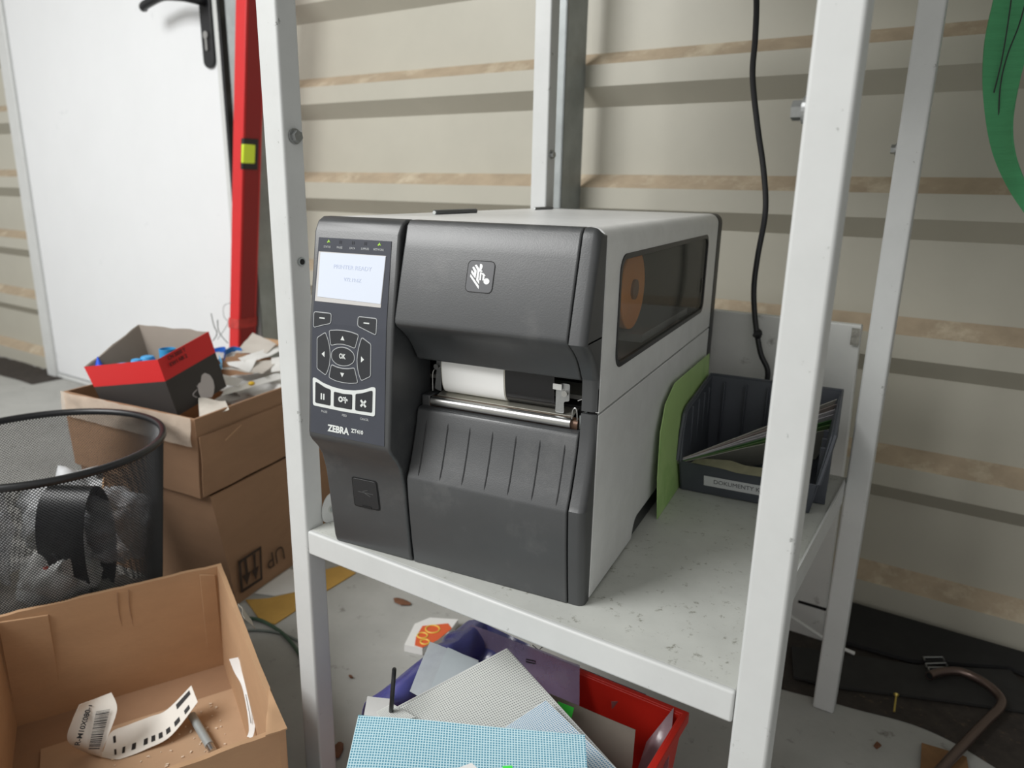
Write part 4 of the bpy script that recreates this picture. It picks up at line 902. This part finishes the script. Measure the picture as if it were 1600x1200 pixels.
# ================================================================ CARDBOARD TRAY
BR = Vector((-.293, .092, 0)); UA = Vector((.893, -.452, 0)).normalized(); UB = Vector((-.435, -.900, 0)).normalized(); TA, TB = .376, .272; ZT = -.172
def T3(a, b, z): p = BR+UA*a+UB*b; return R3(p.x, p.y, z)      # a along the back wall to the right-hand wall... b toward the viewer's left
def tray():
    t = thing('cardboard_tray', 'open brown cardboard tray in the foreground holding a printed strip', 'cardboard box', T3(TA/2, TB/2, FZ))
    th = .006
    def wall_(p0, p1, inn, nm, seed, navy=False):
        """p0,p1 rim corners (a,b); inn inward direction (a,b)"""
        n, m = 26, 8; bm = NB()
        def P(s, f, ins):
            a = p0[0]+(p1[0]-p0[0])*s+inn[0]*ins; b = p0[1]+(p1[1]-p0[1])*s+inn[1]*ins
            z = ZT+(FZ+.002-ZT)*f; rag = .0022*noise.noise(Vector((s*9+seed, seed, 0)))+(.0012*noise.noise(Vector((s*40+seed, seed, 0))))
            z += rag*(1-f); bul = .003*noise.noise(Vector((s*3, f*2, seed)))*math.sin(PI*s)
            return T3(a+inn[0]*(bul+f*.004), b+inn[1]*(bul+f*.004), z)
        O = [[bm.verts.new(P(i/n, j/m, 0)) for j in range(m+1)] for i in range(n+1)]; I = [[bm.verts.new(P(i/n, j/m, th)) for j in range(m+1)] for i in range(n+1)]
        for i in range(n):
            for j in range(m):
                bm.faces.new((O[i][j], O[i+1][j], O[i+1][j+1], O[i][j+1])); bm.faces.new((I[i][j], I[i][j+1], I[i+1][j+1], I[i+1][j]))
                if navy and j >= 5:
                    bm.faces.ensure_lookup_table(); bm.faces[-2].material_index = 1
            bm.faces.new((O[i][0], I[i][0], I[i+1][0], O[i+1][0]))
        for i in (0, n):
            for j in range(m): bm.faces.new((O[i][j], O[i][j+1], I[i][j+1], I[i][j]))
        return obj('tray_wall', bm, [CARD, NAVY], t, smooth=50, sub=0, label=nm)
    wall_((0, 0), (0, TB), (1, 0), None, 1); wall_((0, 0), (TA, 0), (0, 1), None, 2, True); wall_((TA, 0), (TA, TB), (-1, 0), None, 3, True); wall_((0, TB), (TA, TB), (0, -1), None, 4)
    obj('tray_floor', hexa(NB(), [T3(.004, .004, FZ), T3(TA-.004, .004, FZ), T3(TA-.004, TB-.004, FZ), T3(.004, TB-.004, FZ), T3(.004, .004, FZ+.003), T3(TA-.004, .004, FZ+.003), T3(TA-.004, TB-.004, FZ+.003), T3(.004, TB-.004, FZ+.003)]), CARDD, t)
    obj('floor_flap', hexa(NB(), [T3(.075, .008, FZ+.003), T3(TA-.01, .008, FZ+.003), T3(TA-.01, TB*.86, FZ+.003), T3(.075, TB*.86, FZ+.003), T3(.075, .008, FZ+.0065), T3(TA-.01, .008, FZ+.0065), T3(TA-.01, TB*.86, FZ+.0065), T3(.075, TB*.86, FZ+.0065)]), mat('cardboard_floor', (184, 152, 122), .85, 0, .08, 9, bump=.2, bscale=120), t)
    for b0 in (.118, .131):
        obj('fold_crease', tube(NB(), [T3(.0066, b0+.0016*math.sin(k), ZT-.004-(k/8)*.135) for k in range(9)], .0006, 6), CARDD, t)
    # glued corner flaps
    for b0, b1, s in ((.010, .030, 0), (TB-.062, TB-.010, 1)):
        obj('corner_flap', hexa(NB(), [T3(.0062, b0, FZ+.03), T3(.0062, b1, FZ+.03), T3(.0092, b1, FZ+.03), T3(.0092, b0, FZ+.03), T3(.0062, b0, ZT-.012), T3(.0062, b1, ZT-.006), T3(.0092, b1, ZT-.006), T3(.0092, b0, ZT-.012)]), CARD, t, bevel=.0005)
    obj('fold_flap', quad([T3(TA-.07, .0005, ZT+.001), T3(TA+.003, -.001, ZT+.003), T3(TA+.003, .02, ZT+.004), T3(TA-.02, .014, ZT+.001)], 10, 6, .002, 60, 3), CARD, t, solid=.0015)
    obj('tape_scrap', quad([T3(.12, -.002, ZT+.001), T3(.16, -.003, ZT+.001), T3(.158, -.014, ZT-.020), T3(.125, -.010, ZT-.014)], 8, 6, .003, 70, 5), mat('tape_milky', (214, 208, 196), .3, 0, .1, 40, alpha=.8), t, solid=.0003)
tray()
# printed strip in the tray
def pstrip():
    fz = FZ+.0075
    R = [((124, 1101, -.255), (174, 1082, -.262)), ((113, 1125, -.272), (183, 1108, -.273)), ((105, 1150, -.292), (169, 1150, -.294)), ((112, 1164, -.306), (160, 1172, -.308)), ((140, 1178, fz), (160, 1182, fz)), ((176, 1186, fz), (172, 1146, fz)),
         ((194, 1184, fz), (200, 1133, fz)), ((230, 1170, -.322), (234, 1120, -.320)), ((268, 1149, -.315), (261, 1109, -.309)), ((309, 1097, -.292), (299, 1071, -.284))]
    rows = [(az(*a), az(*b)) for a, b in R]
    t = strip(rows, mat('strip_paper', (226, 222, 214), .5, 0, .02, 20), 'label_strip', n=6, w=6, solid=.0004, label='curled white printed strip with barcode lying in the cardboard tray', cat='label strip')
    INK = mat('strip_ink', (28, 28, 30), .6)
    p0 = az(113, 1125, -.272); p1 = az(183, 1108, -.273); p2 = az(169, 1150, -.294); n = (p1-p0).cross(p2-p0).normalized(); n = n if n.dot(CP-p0) > 0 else -n
    q = lambda x, y: rayplane(x, y, p0+n*.0030, n)
    d = (q(143, 1096)-q(122, 1163)); up = n.cross(d)
    s = text_bm('R-M10X080-1', d.length/5.9, basis(q(131, 1132), d, up), bold=.0002); obj('printed_code', s, INK, t)
    bm = NB(); random.seed(3); a0, a1 = q(150, 1112), q(138, 1172); b0, b1 = q(172, 1108), q(155, 1172); s_ = 0
    while s_ < .97:
        w = random.choice([.012, .012, .022, .03]); A = a0.lerp(a1, s_); B = b0.lerp(b1, s_); A2 = a0.lerp(a1, s_+w); B2 = b0.lerp(b1, s_+w)
        v = [bm.verts.new(x) for x in (A, B, B2, A2)]; bm.faces.new(v); s_ += w+random.choice([.012, .018, .025])
    obj('barcode', bm, INK, t, solid=.0002)
    A = smoothpath([r[0] for r in rows], 6); B = smoothpath([r[1] for r in rows], 6)
    bm = NB()
    def mark(i, v0, v1, w):
        pts = [A[i].lerp(B[i], v0), A[i+w].lerp(B[i+w], v0), A[i+w].lerp(B[i+w], v1), A[i].lerp(B[i], v1)]
        nn = (pts[1]-pts[0]).cross(pts[3]-pts[0]).normalized(); nn = nn if nn.z > 0 else -nn
        v = [bm.verts.new(p+nn*.0008) for p in pts]; bm.faces.new(v)
    for i in (31, 35, 38, 41, 43, 45, 47, 49, 51): 
        if i < 53: mark(i, .14, .32, 1)
    mark(50, .66, .86, 3); mark(31, .55, .78, 1)
    obj('index_marks', bm, INK, t, solid=.0002)
pstrip()
bm = NB(); a = az(300, 1118, FZ+.016); b = az(333, 1174, FZ+.0135); d_ = (b-a).normalized()
cyl(bm, a, b-d_*.012, .0052, 20); o = obj('steel_pin', bm, GALV, label='grey steel pin lying on the floor of the cardboard tray', cat='bolt')
bm = NB(); cyl(bm, b-d_*.012, b, .0046, 20); obj('threaded_end', bm, STEEL, o)
# white folded strip at the tray's right-hand wall
rows = [(az(358, 1030, -0.2230), az(372, 1027, -0.2230)), (az(366, 1050, -0.2330), az(382, 1050, -0.2330)), (az(378, 1072, -0.2430), az(393, 1080, -0.2430)), (az(386, 1110, -0.2580), az(399, 1112, -0.2580)), (az(389, 1140, -0.2680), az(398, 1140, -0.2680)), (az(386, 1151, -0.2730), az(394, 1154, -0.2730))]
o = strip(rows, WPAP, 'folded_label', n=5, w=4, solid=.0006, label='folded white label leaning inside the right wall of the tray', cat='label')
obj('print_line', tube(NB(), [az(384, 1085, -.2445), az(390, 1115, -.257), az(392, 1130, -.263)], .0004, 6), mat('faint_ink', (120, 118, 116), .7), o)
# crumbs on the tray floor
bm = NB(); random.seed(5)
for k in range(150):
    a = random.uniform(.08, TA-.03); b = random.uniform(.03, TB*.8) if k % 3 else random.uniform(.03, .10); s = random.uniform(.0006, .0018)
    c = T3(a, b, FZ+.0068+s*.4); X = Matrix.Translation(c) @ Matrix.Rotation(random.random()*6, 4, 'Z'); box(bm, (-s, -s*.6, -s*.4), (s, s*.6, s*.4), X)
obj('foam_crumbs', bm, mat('crumb', (224, 206, 184), .7), label='pale foam crumbs scattered over the floor of the cardboard tray', cat='crumbs', kind='stuff', smooth=0)

# ================================================================ UNDER THE SHELF
def crate():
    t = thing('plastic_crate', 'red plastic crate with flexible purple film liner under the shelf', 'crate', R3(.215, .03, FZ))
    x0, x1, y0, y1, zt = .105, .363, .0, .172, -.175
    bm = NB()
    o0 = [(x0+.012, y0+.012), (x1-.012, y0+.012), (x1-.012, y1-.012), (x0+.012, y1-.012)]; o1 = [(x0, y0), (x1, y0), (x1, y1), (x0, y1)]
    th = .004; ins = lambda P, d: [(P[0][0]+d, P[0][1]+d), (P[1][0]-d, P[1][1]+d), (P[2][0]-d, P[2][1]-d), (P[3][0]+d, P[3][1]-d)]
    L = [([bm.verts.new(R3(x, y, z)) for x, y in P]) for P, z in ((o0, FZ), (o1, zt), (ins(o1, th), zt), (ins(o0, th), FZ+.004))]
    for a, b in zip(L, L[1:]):
        for k in range(4): bm.faces.new((a[k], a[(k+1) % 4], b[(k+1) % 4], b[k]))
    bm.faces.new(L[0][::-1]); bm.faces.new(L[-1])
    obj('crate_body', bm, CRATE, t, bevel=.001)
    rim = [R3(x, y, zt) for x, y in o1]; bm = NB(); ringprism(bm, [(x0-.004, y0-.004), (x1+.004, y0-.004), (x1+.004, y1+.004), (x0-.004, y1+.004)], [(x0+.002, y0+.002), (x1-.002, y0+.002), (x1-.002, y1-.002), (x0+.002, y1-.002)], lambda x, y: R3(x, y, zt-.012), lambda x, y: R3(x, y, zt+.001)); obj('crate_rim', bm, CRATE, t, bevel=.001)
    pr = [(x0-.030, -.075), (x0-.040, -.035), (x0-.028, .000), (x0-.002, .012), (x0+.010, .004), (x0+.018, -.03), (x0+.020, -.08)]
    pr = smoothpath([Vector((a, 0, b)) for a, b in pr], 4)
    def lf(u, v):
        p = pr[min(int(round(v*(len(pr)-1))), len(pr)-1)]; y = .002+.173*u; q = Vector((p.x, y, zt+p.z)); w = .006*noise.noise(Vector((u*7, v*5, 1)))
        return R3(q.x+w, q.y, q.z+abs(w)*.6)
    bm = NB(); grid(bm, lf, 40, len(pr)-1); obj('film_liner', bm, BLUEF, t, smooth=60, solid=.0004)
    obj('liner_fold', quad([R3(x0+.002, .172, zt+.012), R3(x0+.07, .172, zt+.008), R3(x0+.06, .12, zt-.07), R3(x0+.005, .11, zt-.06)], 14, 12, .008, 30, 8), BLUEF, t, smooth=60, solid=.0004)
crate()
def sh(pts, m, name, label, cat, amp=.003, seed=1, n=18, solid=.0004, uvs=None, parent=None, freq=22):
    return pq([az(*p) for p in pts], m, name, label, cat, n, amp, freq, seed, parent=parent, solid=solid, uvs=uvs)
PURP = film('purple_film', (150, 136, 168), .55); DKBL = film('dark_blue_film', (52, 56, 100), .85); PINK = film('pinkish_film', (168, 128, 130), .6)
o = sh([(738, 975, -.160), (905, 1040, -.160), (905, 1130, -.215), (690, 1030, -.215)], PURP, 'plastic_bag', 'purple-tinted clear plastic bag under the shelf lip beside the liner', 'plastic bag', .006, 3)
obj('printed_symbol', merge(tube(NB(), [az(822, 1030, -.172), az(836, 1033, -.172), az(836, 1037, -.175), az(822, 1034, -.175)], .0007, 6, closed=True), tube(NB(), [az(832, 1008, -.163), az(842, 1016, -.166), az(848, 1010, -.164)], .0006, 6)), BLACK, o)
sh([(800, 1000, -.185), (1010, 1085, -.185), (1000, 1170, -.24), (800, 1085, -.23)], DKBL, 'plastic_bag', 'dark blue plastic bag lying behind the grey card in the crate', 'plastic bag', .006, 5)
sh([(955, 1095, -.190), (1032, 1098, -.185), (1030, 1150, -.235), (960, 1150, -.24)], PINK, 'plastic_bag', 'small clear pouch showing the red crate wall behind it', 'plastic bag', .003, 7)
sh([(1053, 1106, -.172), (1042, 1215, -.21), (985, 1230, -.24), (1010, 1160, -.20)], film('pink_grey_film', (176, 150, 158), .85), 'plastic_bag', 'pinkish grey plastic bag standing against the right wall of the crate', 'plastic bag', .003, 8)
gc = sh([(845, 1078, -.150), (993, 1140, -.165), (985, 1230, -.215), (845, 1160, -.20)], mat('grey_brown_card', (124, 116, 106), .6, 0, .12, 14), 'grey_card', 'grey-brown card with bright green sticker in the crate', 'card', .001, 9, solid=.001)
obj('green_sticker', quad([az(872, 1096, -.1475), az(897, 1106, -.149), az(892, 1126, -.162), az(868, 1112, -.158)], 3, 3), mat('neon_green', (60, 220, 70), .5), gc, solid=.0006)
gp = sh([(672, 1003, -.140), (748, 1032, -.135), (690, 1110, -.165), (640, 1080, -.165)], MILK, 'plastic_pouch', 'milky grey plastic pouch standing up at the left of the crate', 'plastic pouch', .003, 11)
obj('inner_sheet', quad([az(700, 1012, -.137), az(760, 1040, -.132), az(700, 1110, -.16), az(668, 1090, -.162)], 8, 8, .002, 20, 4), mat('grey_blue_sheet', (160, 168, 172), .4, 0, .05, 20, alpha=.9), gp, solid=.0004)
# meshed document bags
w = sh([(612, 1110, -.135), (792, 1014, -.100), (975, 1215, -.150), (700, 1290, -.180)], MESHW, 'mesh_pouch', 'white mesh plastic pouch with pointed corner standing in the crate', 'mesh pouch', .002, 13, 30, uvs=(62, 62), freq=9)
obj('blue_panel', quad([az(853, 1094, -.1145), az(978, 1215, -.1465), az(700, 1290, -.1765), az(742, 1168, -.146)], 20, 20, .0015, 9, 13, (50, 50)), MESHL, w, smooth=60, solid=.0004)
obj('welded_edge', merge(tube(NB(), [az(612, 1110, -.135), az(792, 1014, -.100)], .0008, 8), tube(NB(), [az(792, 1014, -.100), az(975, 1215, -.150)], .0008, 8)), mat('weld_white', (205, 206, 204), .4), w)
b = sh([(560, 1119, -.122), (914, 1150, -.104), (925, 1300, -.150), (520, 1300, -.150)], MESHB, 'mesh_pouch', 'pale blue mesh plastic pouch lying nearest in the crate', 'mesh pouch', .006, 15, 36, uvs=(84, 40), freq=8)
obj('zip_edge', tube(NB(), [az(560, 1119, -.122), az(914, 1150, -.104)], .0011, 8), mat('zip_blue', (110, 165, 180), .4), b)
obj('white_tag', quad([az(715, 1200, -.117), az(737, 1192, -.115), az(752, 1206, -.119), az(730, 1216, -.122)], 3, 3), WPAP, b, solid=.0006)
obj('green_tag', quad([az(785, 1197, -.110), az(800, 1196, -.109), az(805, 1212, -.114), az(788, 1214, -.115)], 3, 3), mat('neon_green', (60, 220, 70), .5), b, solid=.0006)
sh([(574, 1088, -.150), (612, 1092, -.150), (625, 1125, -.155), (568, 1122, -.160)], mat('milky_corner', (206, 206, 204), .3, 0, .06, 30, alpha=.8), 'plastic_corner', 'milky plastic corner sticking out left of the white mesh pouch', 'plastic pouch', .002, 17)
sh([(588, 1112, -.135), (612, 1098, -.130), (650, 1120, -.130), (600, 1132, -.135)], MESHW, 'mesh_corner', 'folded white mesh corner at the foot of the black ring', 'mesh pouch', .002, 18, uvs=(14, 14))
# black ring seen edge-on
c0 = az(616, 1046, -.100); c1 = az(611, 1112, -.135); cc = (c0+c1)/2; vv = (c0-c1)/2; dd = ray(613, 1080)
bm = NB(); tube(bm, [cc+vv*math.cos(2*PI*k/28)+dd*vv.length*.7*math.sin(2*PI*k/28) for k in range(28)], .0022, 8, closed=True); bm.transform(Matrix.Identity(4))
obj('hanging_ring', bm, BLACK, label='black plastic ring standing on edge above the white mesh pouch', cat='ring')
# floor litter
def fl(pts, m, name, label, cat, z=FZ+.0006, h=.0015, **k):
    bm = NB(); P = [az(px, py, z) for px, py in pts]; a = [bm.verts.new(p) for p in P]; b_ = [bm.verts.new(p+Vector((0, 0, h))) for p in P]; n = len(P)
    bm.faces.new(a); bm.faces.new(b_[::-1])
    for i in range(n): bm.faces.new((a[i], b_[i], b_[(i+1) % n], a[(i+1) % n]))
    return obj(name, bm, m, smooth=30, label=label, cat=cat, **k)
sp = fl([(632, 1018), (648, 985), (672, 975), (716, 978), (700, 1000), (660, 1024)], mat('packet_white', (232, 232, 230), .35), 'snack_packet', 'small white packet with orange and yellow print on the floor beside the crate', 'packet', h=.012)
zt = FZ+.0135
def onp(pts): 
    bm = NB(); v = [bm.verts.new(az(x, y, zt)) for x, y in pts]; bm.faces.new(v); return bm
obj('orange_print', onp([(650, 995), (660, 978), (700, 974), (706, 982), (684, 1000), (660, 1012), (648, 1008)]), mat('packet_orange', (222, 96, 50), .4), sp, solid=.0003)
rg = NB()
for cx_, cy_, rx in ((676, 983, 11), (660, 993, 8), (664, 1003, 7)): tube(rg, [az(cx_+rx*math.cos(2*PI*k/16), cy_+rx*.55*math.sin(2*PI*k/16), zt+.0004) for k in range(16)], .0012, 6, closed=True)
obj('yellow_print', rg, mat('packet_yellow', (238, 206, 90), .4), sp)
fl([(384, 938), (418, 936), (462, 926), (462, 955), (430, 976), (408, 972)], YELP, 'yellow_scrap', 'ochre cardboard scrap on the floor left of the left post', 'cardboard piece')
fl([(500, 893), (532, 885), (556, 896), (530, 912), (508, 925)], YELP, 'yellow_scrap', 'ochre cardboard scrap on the floor right of the left post', 'cardboard piece')
fl([(398, 928), (452, 890), (466, 893), (466, 925), (430, 932)], WPAP, 'paper_scrap', 'white paper scrap on the floor beside the stacked boxes', 'paper')
o = obj('garden_hose', tube(NB(), smoothpath([az(x, y, FZ+.004) for x, y in [(384, 966), (404, 968), (428, 980), (448, 996), (468, 1022), (480, 1050)]], 8), .0028, 8), HOSE, label='thin green hose curving over the floor toward the left post', cat='hose')
o = obj('garden_hose', tube(NB(), smoothpath([az(x, y, FZ+.003) for x, y in [(382, 985), (410, 985), (440, 990), (470, 1003)]], 8), .0022, 8), mat('grey_hose', (120, 128, 124), .5), label='thin grey hose on the floor just beneath the green hose', cat='hose')
for i, (px, py, s, lab) in enumerate([(628, 940, .016, 'dry curled leaf on the floor near the middle of the front lip'), (601, 1084, .010, 'small brown leaf beside the milky plastic corner'), (528, 1172, .013, 'brown leaf on the floor right of the left post foot'), (548, 1057, .004, 'dark speck of bark on the floor left of the crate')]):
    c = az(px, py, FZ+.003); blob(c, (s, s*.45, .0022), LEAF, 'dry_leaf', lab, 'leaf', i+20, .3, 2, Matrix.Rotation(i, 4, 'Z'), sub=3, group='dry leaves on the floor')
# dark soil along the wall, mats, bar, screw, clips
def soil(poly, name, label):
    bm = NB(); P = [RKI @ az(px, py, FZ) for px, py in poly]; P = [(p.x, p.y) for p in P]
    P = roundpoly(P, .05, 4); vs = [bm.verts.new(R3(x, y, FZ+.001)) for x, y in P]; f = bm.faces.new(vs); r = bmesh.ops.triangulate(bm, faces=[f])
    bmesh.ops.subdivide_edges(bm, edges=bm.edges, cuts=5, use_grid_fill=True)
    for v in bm.verts: v.co.z += .0008+.0022*abs(noise.noise(v.co*30))
    return obj(name, bm, SOIL, label=label, cat='soil', kind='stuff')
bm = NB(); NX, NY = 60, 14
def sf(u, v):
    x = .17+.80*u; edge = .50+.035*noise.noise(Vector((x*6, 0, 3)))-.10*max(0, u-.35)-.02*math.sin(u*9); y = edge+(.80-edge)*v
    return R3(x, y, FZ+.0006+(.004*abs(noise.noise(Vector((x*25, y*25, 0)))) if 0 < v else 0))
grid(bm, sf, NX, NY); obj('dark_soil', bm, SOIL, smooth=60, label='dark soil covering the floor along the wall at the right', cat='soil', kind='stuff')
bm = NB(); grid(bm, lambda u, v: R3(-3.4+1.28*u, .66+.02*noise.noise(Vector((u*9, 1, 1)))+.13*v, FZ+.001+.012*v*abs(noise.noise(Vector((u*20, v*5, 0))))), 40, 8); obj('dark_soil', bm, SOIL, label='dark soil and litter at the wall foot left of the door', cat='soil', kind='stuff')
fl([(1332, 946), (1625, 1032), (1640, 1075), (1575, 1046), (1425, 1036), (1310, 1004)], RUBBER, 'rubber_mat', 'dark mat strip lying against the foot of the corrugated wall', 'mat', z=FZ+.006, h=.006)
fl([(1236, 1012), (1430, 1042), (1578, 1050), (1640, 1120), (1470, 1096), (1295, 1074), (1240, 1060)], mat('black_mat', (44, 43, 42), .85, 0, .2, 30), 'rubber_mat', 'black mat strip lying under the foot of the rear right post', 'mat', z=FZ+.004, h=.004)
P = [az(x, y, FZ+.018) for x, y in [(1452, 1056), (1470, 1050), (1502, 1050), (1540, 1068), (1563, 1090), (1562, 1106), (1540, 1128), (1500, 1170), (1462, 1212)]]
o = obj('bent_bar', tube(NB(), smoothpath(P, 8), .0062, 14), mat('bar_steel', (120, 104, 98), .3, .85), label='bent steel bar lying on the dark mats at the lower right', cat='steel bar')
a, d = P[0], (P[0]-P[1]).normalized(); bm = NB(); cyl(bm, a-d*.0005, a+d*.0006, .0044, 14); obj('bar_end', bm, SEAM, o)
for i, (x0, y0, x1, y1) in enumerate([(1443, 1027, 1473, 1027), (1446, 1037, 1478, 1036), (1450, 1043, 1474, 1043)]):
    lab = ['uppermost', 'middle', 'lowest'][i]
    z = FZ+.0145; P = [az(x0, y0, z), az(x1, y1, z)]; e = (az(x0+2, y0+5, z)-P[0])
    bm = NB(); tube(bm, [P[0]+e, P[0], P[1], P[1]+e], .0013, 8); obj('steel_staple', bm, ZINC, label=lab+' of three zinc staples on the mat above the bent bar', cat='staple', group='zinc staples on the mat')
a = az(1400, 1088, FZ+.018); b = az(1397, 1112, FZ+.008); bm = NB(); cyl(bm, a, b, .0014, 10); o = obj('wood_screw', bm, BRASS, label='small brass screw on the dark soil left of the bent bar', cat='screw'); bm = NB(); hd = (a-b).normalized(); tube(bm, [a, a+hd*.003], [.002, .0038], 14); obj('screw_head', bm, BRASS, o)
fl([(1440, 1162), (1474, 1172), (1510, 1184), (1515, 1215), (1437, 1215)], mat('orange_card', (130, 96, 62), .8, 0, .2, 30), 'cardboard_scrap', 'orange-brown cardboard scrap on the floor beneath the bent bar', 'cardboard piece', z=FZ+.005)
fl([(1365, 1166), (1370, 1160), (1377, 1166), (1370, 1171)], LEAF, 'dry_leaf', 'tiny red-brown leaf on the concrete left of the orange cardboard scrap', 'leaf', h=.002, group='dry leaves on the floor')
obj('thin_rod', tube(NB(), [az(1234, 962, FZ+.06), az(1300, 1006, FZ+.02), az(1335, 1021, FZ+.012)], .0028, 8), PLATE, label='thin pale rod on the floor behind the rear right post', cat='rod')
